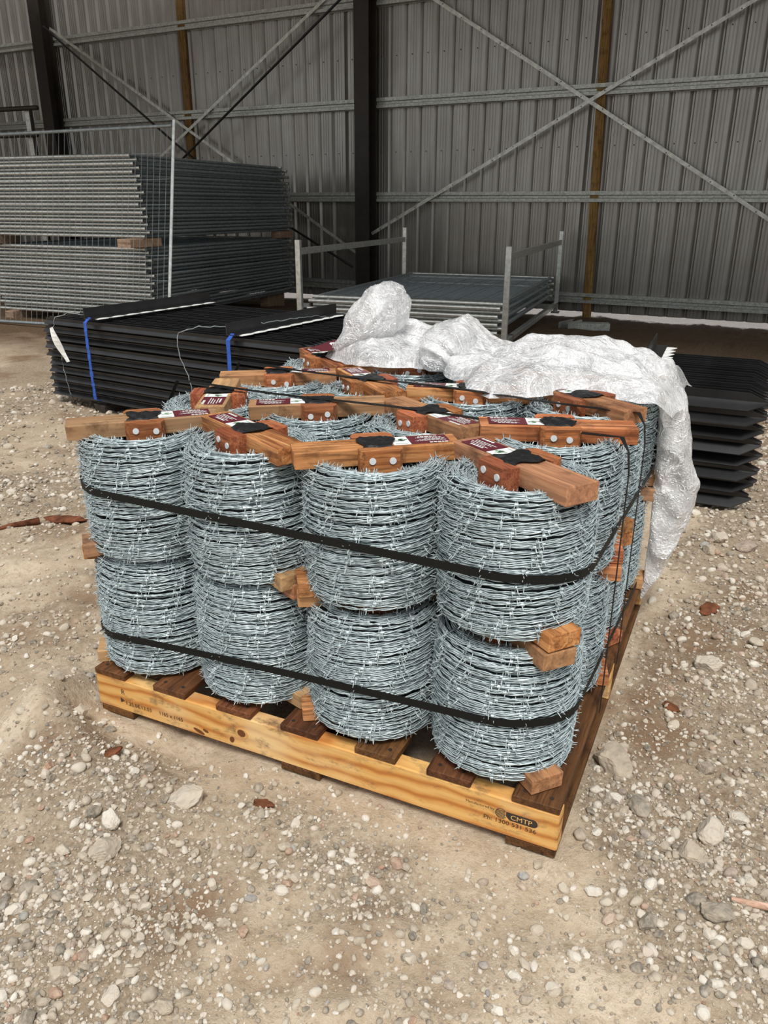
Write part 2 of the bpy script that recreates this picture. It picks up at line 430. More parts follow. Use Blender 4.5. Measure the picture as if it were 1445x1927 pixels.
# local frame: x along wall, -y toward camera, z up
RIB = .2228; SH = 4
prof = []
def sheet_profile():
    P = []
    for k in range(SH):
        x0 = k * RIB
        P += [(x0, .0), (x0 + .034, .036), (x0 + .050, .036), (x0 + .068, .0)]
        for q in (.100, .138, .176): P += [(x0 + q - .006, 0), (x0 + q - .003, .004), (x0 + q + .003, .004), (x0 + q + .006, 0)]
    P.append((SH * RIB, 0.0))
    return P
P = sheet_profile()
ZB, ZT = -.052, 4.70
Vs = []; Fs = []
for (x, d) in P: Vs += [(x, d, ZB), (x, d, ZT)]
for k in range(len(P) - 1): Fs.append((2 * k, 2 * k + 2, 2 * k + 3, 2 * k + 1))
nb = len(Vs)
for (x, d) in P: Vs += [(x, d + .0012, ZB), (x, d + .0012, ZT)]
for k in range(len(P) - 1): Fs.append((nb + 2 * k, nb + 2 * k + 1, nb + 2 * k + 3, nb + 2 * k + 2))
sheet_me = MB().add(Vs, Fs).mesh('cladding_sheet', M['cladding'])
start = -4.866 - .012 - RIB * SH * 11
for k in range(21): link('cladding_sheet', sheet_me, wall, (start + k * RIB * SH, 0, 0))

GS = []
def girt(s0, s1, z, name='girt', h=.125):
    # top-hat / Z section seen from inside: two lips with a recessed web
    m = MB()
    poly = [(-.012, -h / 2), (-.012, -h / 2 + .012), (-.10, -h / 2 + .006), (-.10, -h / 2 + .042), (-.072, -h / 2 + .050), (-.072, h / 2 - .050), (-.10, h / 2 - .042), (-.10, h / 2), (-.012, h / 2), (-.012, h / 2 - .01), (-.088, h / 2 - .012), (-.088, h / 2 - .034), (-.06, h / 2 - .046), (-.06, -h / 2 + .046), (-.088, -h / 2 + .038), (-.088, -h / 2 + .014), (-.004, -h / 2 + .004)]
    m.prism([(a, b) for a, b in poly], s0, s1, 0)
    o = m.build(name, M['galv_spangle'], wall, (0, 0, z))
    return o
COLC = (-4.888, .215); COLL = (-10.80, .24)
for (z) in (3.605, 2.445, 1.302, .121):
    girt(-14.5, COLL[0] - .02, z); girt(COLL[0] + .02, COLC[0] - .02, z); girt(COLC[0] + .02, 5.5, z)
scr = MB()
for z in (3.605, 2.445, 1.302, .121, 1.87, 3.0):
    for k in range(84):
        s = start + .12 + k * RIB
        scr.box((s - .006, -.006, z - .016), (s + .006, .001, z - .004))
tag(scr.build('screw_row', M['column'], wall), kind='stuff')

def column(cs, w, lab, top=4.8):
    t = empty('steel_column', (0, 0, 0)); t.parent = None
    c, s = math.cos(WA), math.sin(WA)
    off = -.20
    t.location = (cs * c - off * s, WY + cs * s + off * c, -.15); t.rotation_euler = (0, 0, WA)
    H = top + .15
    MB().box((-w / 2, -.11, 0), (w / 2, -.094, H)).build('front_flange', M['column'], t)
    MB().box((-w / 2, .094, 0), (w / 2, .11, H)).build('rear_flange', M['column'], t)
    MB().box((-.008, -.094, 0), (.008, .094, H)).build('web', M['column'], t)
    tag(t, lab, 'column'); return t
column(COLC[0], COLC[1], 'dark steel column dividing the shed wall at the middle')
column(COLL[0], COLL[1], 'dark steel column at the far left of the shed wall')

def wpt(s, z, off):
    c, sn = math.cos(WA), math.sin(WA)
    return Vector((s * c + off * sn, WY + s * sn - off * c, z))
def post(s0, z0, s1, z1, w, lab):
    # timber post standing between sheet and girts, slightly out of plumb
    a = wpt(s0, z0, .052); 
    m = MB(); L = z1 - z0
    m.box((-w / 2, -.030, 0), (w / 2, .030, L), .004)
    me = m.mesh('timber_post', M['post_wood'])
    o = link('timber_post', me, None, a, (0, math.atan2(s1 - s0, L), WA))
    return tag(o, lab, 'post')
post(-8.04, -.1, -8.03, 4.75, .13, 'brown timber post against the wall behind the tall panel stack')
post(-1.763, -.16, -1.90, 4.75, .10, 'orange-brown timber post behind the crossed straps on the right')

def flat_strap(a, b, w, lab, mat='strap_steel', holes=True, off=.125):
    A, B = wpt(a[0], a[1], off), wpt(b[0], b[1], off)
    d = (B - A); L = d.length
    t = MB()
    t.box((0, -.0015, -w / 2), (L, .0015, w / 2))
    ang = math.atan2(b[1] - a[1], b[0] - a[0])
    o = link('brace_strap', t.mesh('brace_strap', M[mat]), None, A)
    o.matrix_world = Matrix.Translation(A) @ Matrix.Rotation(WA, 4, 'Z') @ Matrix.Rotation(-ang, 4, 'Y')
    tag(o, lab, 'strap')
    if holes:
        hm = MB().box((-.006, -.0025, -.006), (.006, -.0012, .006)).mesh('strap_hole', M['column'])
        for k in range(int(L / .30)): link('strap_hole', hm, o, (.15 + k * .30, 0, (.008 if k % 2 else -.008)))
    return o
sl = (1.074 - 3.52) / (0.14 + 3.943)
flat_strap((-4.75, 3.52 + sl * (-4.75 + 3.943)), (1.3, 3.52 + sl * (1.3 + 3.943)), .042, 'perforated galvanised strap sloping down to the right across the wall')
sl = (3.169 - .829) / (-.331 + 4.838)
flat_strap((-4.838, .829), (1.3, .829 + sl * (1.3 + 4.838)), .042, 'perforated galvanised strap sloping up to the right across the wall', off=.131)
flat_strap((-10.70, 3.79), (-5.0, .52), .040, 'dull galvanised strap sloping down behind the tall panel stack', holes=False)
flat_strap((-5.45, 3.73), (-8.9, 1.71), .040, 'pale galvanised strap sloping up to the middle column', holes=False, off=.131)
# dark tie cable and rod
def cable(pts, r, name, lab):
    pts = [wpt(*q) for q in pts]
    P = np.array([tuple(q) for q in pts]); tt = np.linspace(0, len(P) - 1, 24)
    PP = np.stack([np.interp(tt, range(len(P)), P[:, k]) for k in range(3)], 1)
    o = MB().sweep(PP, r, 6).build(name, M['cable'], smooth=True); return tag(o, lab, 'cable')
cable([(-10.60, 3.775, .33), (-10.433, 3.656, .32), (-7.88, 1.885, .3), (-6.178, .946, .3), (-5.03, .395, .33)], .016, 'tie_cable', 'black tie cable sagging from the far left column to the middle column')
cable([(-5.05, 3.70, .3), (-5.223, 3.593, .3), (-7.931, 1.886, .3), (-10.3, .40, .3)], .016, 'tie_rod', 'black tie rod rising to the head of the middle column')

# roof over the shed (out of frame, shades the back of the scene)
roof = MB().box((-17, 3.1, 4.72), (3.2, 9.0, 4.76)); ro = roof.build('ceiling', M['cladding']); tag(ro, 'zinc sheet roof over the shed', kind='structure')
wl_ = MB().box((-14.6, 3.4, -.2), (-14.55, 9.9, 4.62)).build('wall_left', M['cladding']); tag(wl_, 'zinc sheet end wall of the shed', kind='structure')

ORD = ['top', 'second', 'third', 'fourth', 'fifth', 'sixth', 'seventh', 'eighth', 'ninth', 'tenth', 'eleventh', 'twelfth', 'thirteenth', 'fourteenth', 'fifteenth', 'sixteenth', 'seventeenth', 'eighteenth', 'nineteenth', 'twentieth', 'twenty-first', 'twenty-second', 'twenty-third', 'twenty-fourth', 'twenty-fifth']
# ------------------------------------------------------------------ fence panels
PW, PL, TR = 2.12, 3.0, .0175      # post length (x), rail length (y), tube radius
def hollow(a, b, r, sides=10):
    m = MB(); m.tube(a, b, r, sides, caps=False)
    m.tube(b, a, r * .82, sides, caps=False); return m
p_post = hollow((0, 0, 0), (PW, 0, 0), TR).mesh('post_tube', M['galv'], True)
p_rail = MB().sweep([(0, .022, 0), (0, .07, 0), (0, PL - .07, 0), (0, PL - .022, 0)], [TR * .8, TR, TR, TR * .8], 10).mesh('rail_tube', M['galv_dark'], True)
wm = MB()
for k in range(1, 42): wm.box((.06, k * PL / 42 - .0015, -.0015), (PW - .06, k * PL / 42 + .0015, .0015))
for k in range(1, 8): wm.box((.06 + k * .25, .03, .0015), (.063 + k * .25, PL - .03, .0042))
p_mesh = wm.mesh('wire_mesh', M['galv_dark'])
def panel(loc, rz, lab, group=None, name='fence_panel', rot=None):
    t = empty(name, loc, rz)
    if rot: t.rotation_euler = rot
    link('post_tube', p_post, t); link('post_tube', p_post, t, (0, PL, 0))
    link('rail_tube', p_rail, t, (.05, 0, 0)); link('rail_tube', p_rail, t, (PW - .05, 0, 0))
    link('wire_mesh', p_mesh, t)
    return tag(t, lab, 'fence panel', group)

def stack(origin, rz, n, z0, pitch, labs, group, jit=.02, shift=0.0, drift=0.0, sx=1.0):
    c, s = math.cos(rz), math.sin(rz)
    for k in range(n):
        dx = shift + (.035 if k % 2 else 0.0) - PW * sx + rnd.uniform(-jit, jit) - drift * k; dy = (.040 if k % 2 else 0.0) + rnd.uniform(-.004, .004)
        lab = labs[0].replace('panel in', 'panel, %s from the top in' % ORD[n - 1 - k]) if k < n - 1 else labs[1]
        panel((origin[0] + dx * c - dy * s, origin[1] + dx * s + dy * c, z0 + k * pitch), rz, lab, group if k < n - 1 else None).scale = (sx, 1, 1)
TS = (-5.50, 5.36); TRZ = .045
stack(TS, TRZ, 19, .10, .0375, ('galvanised mesh panel in the lower bundle of the tall stack', 'top panel of the lower bundle in the tall stack'), 'panels in the lower bundle', drift=.0015)
stack(TS, TRZ, 21, .895, .0375, ('galvanised mesh panel in the upper bundle of the tall stack', 'topmost galvanised mesh panel of the tall stack'), 'panels in the upper bundle', shift=-.0, drift=.004)
def block(name, lab, c, size, rz, mat='glut', cat='timber block', grp=None):
    m = MB().box((-size[0] / 2, -size[1] / 2, 0), (size[0] / 2, size[1] / 2, size[2]), .004, jit=.0015)
    o = m.build(name, M[mat], None, c, (0, 0, rz)); return tag(o, lab, cat, grp)
def tloc(dx, dy, z): return (TS[0] + dx * math.cos(TRZ) - dy * math.sin(TRZ), TS[1] + dx * math.sin(TRZ) + dy * math.cos(TRZ), z)
zg = .10 + 18 * .0375 + .018
for (dx, dy, sx, sy, lab) in ((-.10, .02, .16, .50, 'grey timber block between the bundles at the near corner'), (-1.98, .06, .10, .40, 'brown timber block between the bundles at their left end'), (-.05, 2.86, .14, .35, 'pale timber block between the bundles at the far corner')):
    block('timber_block', lab, tloc(dx, dy, zg), (sx, sy, .895 - .0185 - zg), TRZ)
for (dx, dy, lab) in ((-1.9, .12, 'timber block under the left end of the tall stack'), (-.2, .15, 'timber block under the near corner of the tall stack'), (-.18, 2.75, 'timber block under the far corner of the tall stack')):
    zz = float(hgt(tloc(dx, dy, 0)[0], tloc(dx, dy, 0)[1])) - .01
    block('timber_block', lab, tloc(dx, dy, zz), (.12, .45, .10 - .018 - zz), TRZ)
zz = float(hgt(-5.45, 8.15)); block('white_foam_block', 'white offcut on the earth by the tall stack', (-5.42, 8.28, zz), (.16, .10, .05), .3, 'white_plastic', 'block')

# leaning panel in front of the tall stack
lean = panel((0, 0, 0), 0, 'single galvanised mesh panel leaning upright against the tall stack')
# local x (posts) -> up, local y (rails) -> left
base = Vector((-4.90, 4.84, .02)); topd = Vector((-.06, .40, 2.0)).normalized() * .915
left = Vector((-1, -.035, 0)).normalized(); nrm = topd.cross(left)
lean.matrix_world = Matrix(((topd.x, left.x, nrm.x, base.x), (topd.y, left.y, nrm.y, base.y), (topd.z, left.z, nrm.z, base.z), (0, 0, 0, 1)))

# ------------------------------------------------------------------ low stack in its steel stillage
LS = (-1.90, 5.72); LRZ = .09; LSX = .88
def lloc(dx, dy, z): return (LS[0] + dx * math.cos(LRZ) - dy * math.sin(LRZ), LS[1] + dx * math.sin(LRZ) + dy * math.cos(LRZ), z)
stack(LS, LRZ, 8, .125, .036, ('galvanised mesh panel in the low stack held by the stillage', 'top panel of the low stack with its mesh showing'), 'panels in the low stack', jit=.012, sx=LSX)
st = empty('steel_stillage', (LS[0], LS[1], -.03), LRZ)
def sq(m, a, b, w):
    a = np.array(a, float); b = np.array(b, float); m.box(np.minimum(a, b) - w / 2, np.maximum(a, b) + w / 2, .003)
XR, XL, YF, YB = .07, -PW * LSX - .06, -.06, PL + .12
for (x, y, h) in ((XR, YF, .88), (XR, YB, .92), (XL, YF, .90), (XL, YB, .94)):
    m = MB(); sq(m, (x, y, .02), (x, y, h), .05); m.build('upright', M['galv'], st)
    m = MB(); m.box((x - .05, y - .05, -.02), (x + .05, y + .05, 0.0)); m.build('foot_plate', M['galv'], st)
for x in (XR, XL):
    m = MB(); m.box((x - .016, YF + .02, .79), (x + .016, YB - .02, .85), .003); m.build('top_rail', M['galv'], st)
    m = MB(); sq(m, (x, YF, .09), (x, YB, .09), .05); m.build('base_rail', M['galv'], st)
for y in (YF + .3, YB - .3):
    m = MB(); sq(m, (XL, y, .09), (XR, y, .09), .05); m.build('base_rail', M['galv'], st)
tag(st, 'galvanised steel stillage with uprights around the low panel stack', 'stillage')

# rack at the far left behind the stack
rk = empty('steel_rack', (-8.98, 7.2, .24), .03)
def rkp(name, a, b, w, mat='galv_dark'):
    m = MB(); m.tube(a, b, w, 8); m.build(name, M[mat], rk, smooth=True)
rkp('top_bar', (-1.6, 0, 2.12), (.30, 0, 2.12), .030, 'column'); rkp('lower_bar', (-1.6, 0, 1.80), (.24, 0, 1.80), .026, 'column')
rkp('upright', (.16, .02, -.3), (.16, .02, 2.12), .025, 'column'); 
MB().box((.02, .05, -.3), (.13, .07, 2.10)).build('upright_plate', M['galv_spangle'], rk)
rkp('upright', (-1.4, .02, -.3), (-1.4, .02, 2.12), .03, 'column')
tag(rk, 'dark steel rack end showing above the left of the stack', 'rack')

# mesh offcut and steel channels on the earth at the back
def gz(x, y): return float(hgt(x, y))
mo = empty('mesh_offcut', (-1.62, 5.55, gz(-1.62, 5.55) + .05), .5)
m = MB()
for k in range(12): m.box((-.45, -.22 + k * .04, 0), (.35, -.217 + k * .04, .003))
for k in range(5): m.box((-.4 + k * .18, -.24, .003), (-.397 + k * .18, .24, .006))
m.build('wire_mesh', M['galv'], mo); tag(mo, 'loose offcut of wire mesh lying beside the stillage', 'mesh')
def channel(loc, rz, L, lab):
    m = MB(); w, h, t = .11, .075, .004
    poly = [(-w / 2, 0), (w / 2, 0), (w / 2, h), (w / 2 - .02, h), (w / 2 - .02, h - t), (w / 2 - t, h - t), (w / 2 - t, t), (-w / 2 + t, t), (-w / 2 + t, h - t), (-w / 2 + .02, h - t), (-w / 2 + .02, h), (-w / 2, h)]
    m.prism(poly, -L / 2, L / 2, 0)
    o = m.build('channel_offcut', M['galv_spangle'], None, loc, (0, 0, rz)); return tag(o, lab, 'steel offcut')
channel((-1.60, 7.35, gz(-1.6, 7.35)), 1.35, .34, 'short galvanised channel offcut showing its open end by the timber post')
channel((-1.40, 7.45, gz(-1.4, 7.45)), .30, .38, 'short galvanised channel offcut lying flat by the timber post')

# ------------------------------------------------------------------ steel picket bundles
def picket_mesh(L, fl, th, tip, tilt):
    # Y section, one flange toward -y (camera side), pointed at +x end
    m = MB()
    for (ang, fl_) in ((-PI / 2 - tilt, fl), (-PI / 2 - tilt + 2.09, fl * .6), (-PI / 2 - tilt - 2.09, fl * .6)):
        d = np.array((math.cos(ang), math.sin(ang))); n = np.array((-d[1], d[0])) * th / 2
        # local (y,z): angle measured so -pi/2 => -y
        yv = lambda r, s: (d[1] * r + n[1] * s, d[0] * r + n[0] * s)
        V = []
        for (x, r) in ((0, 0.0), (0, fl_), (L - tip, fl_), (L, fl_ * .08), (L, 0.0)):
            for s in (-1, 1):
                yy, z_ = yv(r, s); V.append((x, yy, z_))
        F = [(0, 2, 4, 6, 8), (9, 7, 5, 3, 1), (0, 1, 3, 2), (2, 3, 5, 4), (4, 5, 7, 6), (6, 7, 9, 8)]
        m.add(V, F)
    return m.mesh('star_picket', M['picket'])
def bundle(origin, rz, L, rows, cols, pr, pc, fl, z0, labs, group, jitx, tip, tilt):
    me = picket_mesh(L, fl, .0055, tip, tilt)
    c, s = math.cos(rz), math.sin(rz)
    for r in range(rows):
        for k in range(cols):
            if not (k < 2 or r >= rows - 2): continue
            dx = rnd.uniform(-jitx, jitx) + (jitx * .7 if r % 2 else 0); dy = k * pc + (pc * .35 if r % 2 else 0) + rnd.uniform(-.004, .004)
            z = z0 + r * pr + rnd.uniform(-.002, .002)
            o = link('star_picket', me, None, (origin[0] + dx * c - dy * s, origin[1] + dx * s + dy * c, z), (rnd.uniform(-.10, .10), 0, rz))
            od = 'first' if k == 0 else ORD[k]
            if r == rows - 1: lb_ = labs[1].replace('lying', 'lying %s from the front' % od)
            elif k == 0: lb_ = labs[0].replace('picket in', 'picket, %s row down, in' % ORD[rows - 1 - r])
            else: lb_ = labs[1].replace('lying on top', 'tucked behind the outer pickets')
            tag(o, lb_, 'steel picket', group)
# left bundle
LB = (-3.80, 2.40); LBR = -.1045
bundle(LB, LBR, 1.98, 19, 24, .0245, .046, .029, .090, ('black star picket in the front face of the left bundle', 'black star picket lying on top of the left bundle'), 'pickets in the left bundle', .016, .03, .75)
RB = (-1.68, 2.262); RBR = -.012
bundle(RB, RBR, 1.97, 8, 16, .0575, .056, .060, .055, ('black star picket in the front face of the right bundle', 'black star picket lying on top of the right bundle'), 'pickets in the right bundle', .012, .075, .62)
def lb(dx, dy, z): return (LB[0] + dx * math.cos(LBR) - dy * math.sin(LBR), LB[1] + dx * math.sin(LBR) + dy * math.cos(LBR), z)
def rb(dx, dy, z): return (RB[0] + dx * math.cos(RBR) - dy * math.sin(RBR), RB[1] + dx * math.sin(RBR) + dy * math.cos(RBR), z)
def bearer_block(loc, rz, size, lab):
    g = gz(loc[0], loc[1]) - .006
    block('bearer_block', lab, (loc[0], loc[1], g), (size[0], size[1], size[2] - g), rz, 'column', 'bearer')
for dx, n in ((.42, 'left'), (1.55, 'right')): bearer_block(lb(dx, .52, 0), LBR, (.09, 1.08, .050), 'black bearer under the %s end of the left picket bundle' % n)
for dx, n in ((.42, 'left'), (1.55, 'right')): bearer_block(rb(dx, .42, 0), RBR, (.09, .90, .022), 'black bearer under the %s end of the right picket bundle' % n)

def corner_angle(loc, rz, L, lab, flip=1):
    # black angle with a strip of white corrugated packing under it
    t = empty('angle_bar', loc, rz)
    m = MB(); m.box((-.003, 0, 0), (.003, L, .062)); m.build('upright_leg', M['picket'], t)
    m = MB(); m.box((.003, 0, 0), (.060, L, .005)); m.build('flat_leg', M['picket'], t)
    n = 18; V = []; 
    for k in range(n + 1):
        y = .03 + (L - .06) * k / n; x1 = .070 + (.040 if k % 2 else .006); 
        V += [(.004, y, -.004), (x1, y, -.003 + (.006 if k % 2 else 0)), (.004, y, -.001), (x1, y, 0.0 + (.006 if k % 2 else 0))]
    F = []
    for k in range(n):
        a = 4 * k; b = a + 4; F += [(a, b, b + 1, a + 1), (a + 2, a + 3, b + 3, b + 2), (a + 1, b + 1, b + 3, a + 3)]
    MB().add(V, F).build('packing_strip', M['white_plastic'], t)
    return tag(t, lab, 'angle bar')
corner_angle(lb(.40, -.03, .566), LBR + .02, 1.10, 'black angle bar with wavy white packing across the left end of the pickets')
corner_angle(lb(1.50, -.03, .560), LBR + .02, 1.05, 'black angle bar with wavy white packing midway along the pickets')
corner_angle(rb(1.45, -.03, .520), RBR + .05, .93, 'black angle bar with white packing across the right picket bundle')

def ribbon(path, w, th, wdir, name, mat, lab=None, cat=None, parent=None, crinkle=0.0):
    P = np.array(path, float); n = len(P)
    W = np.array(wdir, float); W = np.broadcast_to(W, P.shape)
    T = np.gradient(P, axis=0); T /= np.linalg.norm(T, axis=1, keepdims=True) + 1e-9
    W = W - (W * T).sum(1, keepdims=True) * T; W = W / np.linalg.norm(W, axis=1, keepdims=True)
    N = np.cross(T, W)
    ww = np.full(n, w / 2)
    if crinkle:
        rs = np.random.RandomState(5); ww = ww * (1 + crinkle * rs.uniform(-1, .3, n)); P = P + N * (crinkle * .004 * rs.uniform(-1, 1, n))[:, None]
    V = np.stack([P - W * ww[:, None] - N * th / 2, P + W * ww[:, None] - N * th / 2, P + W * ww[:, None] + N * th / 2, P - W * ww[:, None] + N * th / 2], 1).reshape(-1, 3)
    F = [(0, 1, 2, 3), (4 * n - 1, 4 * n - 2, 4 * n - 3, 4 * n - 4)]
    for k in range(n - 1):
        for j in range(4): F.append((4 * k + j, 4 * k + 4 + j, 4 * k + 4 + (j + 1) % 4, 4 * k + (j + 1) % 4))
    o = MB().add(V, F).build(name, M[mat], parent, smooth=False)
    if lab: tag(o, lab, cat)
    return o
def dense(pts, step=.03):
    P = np.array(pts, float); out = [P[0]]
    for a, b in zip(P[:-1], P[1:]):
        k = max(1, int(np.linalg.norm(b - a) / step))
        for t in range(1, k + 1): out.append(a + (b - a) * t / k)
    return np.array(out)
fx = (math.cos(LBR), math.sin(LBR), 0)
ribbon(dense([lb(.43, -.015, .575), lb(.43, -.055, .55), lb(.43, -.055, .30), lb(.43, -.05, .09), lb(.43, .05, .055)], .012), .027, .002, fx, 'blue_strap', 'blue', 'crinkled blue strap around the left end of the pickets', 'strap', None, .35)
ribbon(dense([lb(1.53, -.015, .57), lb(1.53, -.055, .54), lb(1.53, -.055, .30), lb(1.53, -.05, .09)], .012), .027, .002, fx, 'blue_strap', 'blue', 'blue strap midway along the pickets beside the bent wire', 'strap', None, .15)
# white tag and tie wires
tg = MB(); n = 9
V = []
for k in range(n):
    t_ = k / (n - 1); w_ = .016 + .012 * math.sin(PI * min(1, t_ * 1.3)); cx = .10 * t_ ** 1.2 + .01 * math.sin(t_ * 6); cz = -.20 * t_
    for d in (-.0015, .0015): V += [(cx - w_, d - .012 * math.sin(t_ * 5), cz), (cx + w_, d - .012 * math.sin(t_ * 5 + .6), cz + .008)]
F = []
for k in range(n - 1):
    a = 4 * k; b = a + 4; F += [(a, b, b + 1, a + 1), (a + 2, a + 3, b + 3, b + 2), (a, a + 2, b + 2, b), (a + 1, b + 1, b + 3, a + 3)]
F += [(0, 1, 3, 2), (4 * n - 4, 4 * n - 2, 4 * n - 1, 4 * n - 3)]
o = tg.add(V, F).build('plastic_tag', M['white_plastic'], None, lb(.15, -.075, .50), (0, 0, LBR)); tag(o, 'white plastic tag tied to the left end of the pickets', 'tag')
def wire(pts, r, lab):
    P = dense(pts, .02); P = P + np.random.RandomState(8).uniform(-.004, .004, P.shape)
    o = MB().sweep(P, r, 5).build('tie_wire', M['galv_dark'], smooth=True); return tag(o, lab, 'wire')
wire([lb(.30, .06, .575), lb(.22, .0, .585), lb(.16, -.05, .56), lb(.15, -.065, .50), lb(.19, -.062, .40), lb(.19, -.062, .25), lb(.22, -.06, .08)], .0022, 'thin tie wire hanging down the left end of the pickets')
wire([lb(1.40, .15, .575), lb(1.28, .0, .585), lb(1.17, -.05, .55), lb(1.17, -.062, .46), lb(1.24, -.062, .30), lb(1.28, -.062, .10)], .0030, 'bent twisted tie wire midway along the pickets')
wire([lb(1.50, .25, .59), lb(1.58, .42, .60), lb(1.62, .62, .60), lb(1.60, .78, .57)], .0025, 'tie wire arching over the top of the pickets')

# ------------------------------------------------------------------ pallet
pal = empty('timber_pallet', (0, 0, 0)); tag(pal, 'yellow pine pallet carrying the stacked barbed wire rolls', 'pallet')
S = 1.165
bb = []
for y0 in (0.0, .5625, 1.125):
    o = MB().box((-S, y0, .02), (0, y0 + .04, .11), .003, jit=.0008).build('bearer', M['pine'], pal); bb.append(o)
front = bb[0]
dm = MB().box((-.0475, -.001, .11), (.0475, S, .126), .0015).mesh('deck_board', M['deck'])
for x in (-1.117, -.935, -.752, -.578, -.393, -.228, -.0478): link('deck_board', dm, pal, (x, 0, 0))
bm = MB().box((-.05, .002, .001), (.05, S - .002, .0195), .0015).mesh('bottom_board', M['deck'])
for x in (-1.11, -.58, -.052): link('bottom_board', bm, pal, (x, 0, 0))
nl = MB().sweep([(0, 0, 0), (0, 0, .0012)], .0045, 8).mesh('nail', M['column'])
for x in (-1.117, -.935, -.752, -.578, -.393, -.228, -.0478):
    for dx in (-.026, .026): link('nail', nl, pal, (x + dx, .022, .1258))
# knot and stencils on the front bearer
k = MB().sweep([(0, .002, 0), (0, -.0006, 0)], 1.0, 20, up=(0, 0, 1)).mesh('knot_ring', M['knot_ring']); link('knot', k, front, (-.731, 0, .066), (0, .2, 0), (.017, 1, .013))
k = MB().sweep([(0, .002, 0), (0, -.0010, 0)], 1.0, 18).mesh('knot', M['knot']); link('knot', k, front, (-.732, 0, .066), (0, .1, 0), (.011, 1, .0095))
for (x, z, a, b) in ((-.76, .040, .006, .008), (-.855, .033, .016, .004), (-.835, .040, .008, .003)): link('knot', k, front, (x, 0, z), (0, .3, 0), (a, 1, b))
def text(body, x0, z0, width, height, rotz=0.0, y=-.0006, mat='ink', name='stencil'):
    cu = bpy.data.curves.new('t', 'FONT'); cu.body = body; cu.size = 1; cu.extrude = 0.0
    to = bpy.data.objects.new('t', cu); COL.objects.link(to)
    dg = bpy.context.evaluated_depsgraph_get()
    me = bpy.data.meshes.new_from_object(to.evaluated_get(dg)); me.name = name
    bpy.data.objects.remove(to)
    co = np.empty(len(me.vertices) * 3); me.vertices.foreach_get('co', co); co = co.reshape(-1, 3)
    mn, mx = co.min(0), co.max(0)
    u = (co[:, 0] - mn[0]) / (mx[0] - mn[0]) * width; v = (co[:, 1] - mn[1]) / (mx[1] - mn[1]) * height
    c, s = math.cos(rotz), math.sin(rotz)
    out = np.stack([x0 + u * c - v * s, np.full(len(u), y), z0 + u * s + v * c], 1)
    me.vertices.foreach_set('co', out.ravel()); me.update()
    me.materials.clear(); me.materials.append(M[mat])
    return link(name, me, front)
text('R', -1.086, .070, .010, .014)
m = MB(); m.add([(-1.091, -.0006, .045), (-1.091, -.0006, .059), (-1.079, -.0006, .052)], [(0, 2, 1)]); m.build('stencil', M['ink'], front)
text('1.25.06.13.03', -1.074, .042, .078, .010, .02)
text('1165 x 1165', -.970, .0445, .069, .010, .01)
text('Manufactured by', -.188, .0735, .060, .0075)
text('Ph: 1300 531 536', -.149, .0485, .107, .0095)
m = MB(); r_ = .0085; x0, x1, z0, z1 = -.104, -.040, .0615, .0805
pts = [(x0, z0 + .008), (x0 + .008, z0), (x1 - r_, z0)] + [(x1 - r_ + r_ * math.cos(a), (z0 + z1) / 2 + (z1 - z0) / 2 * math.sin(a)) for a in np.linspace(-PI / 2, PI / 2, 9)] + [(x0, z1)]
m.add([(a, -.0005, b) for a, b in pts], [tuple(range(len(pts)))]); m.build('stencil_badge', M['ink'], front)
text('CMTP', -.094, .0655, .043, .011, 0, -.0010, 'badge', 'stencil_badge_letters')
m = MB()
for q in range(6):
    zc = .0645 + q * .003; hw = math.sqrt(max(0, .0112 ** 2 - (zc - .0725) ** 2))
    if hw > 0: m.box((-.114 - hw, -.0006, zc - .0007), (-.114 + hw * .8, -.0003, zc + .0007))
for q in range(16):
    a0, a1 = q * PI / 8 / 1.0 * .8 + .7, (q + 1) * PI / 8 * .8 + .7
    m.sweep([(-.114 + .0115 * math.cos(a0), -.0004, .0725 + .0115 * math.sin(a0)), (-.114 + .0115 * math.cos(a1), -.0004, .0725 + .0115 * math.sin(a1))], .0007, 4, up=(0, 1, 0))
m.build('stencil_globe', M['ink'], front)

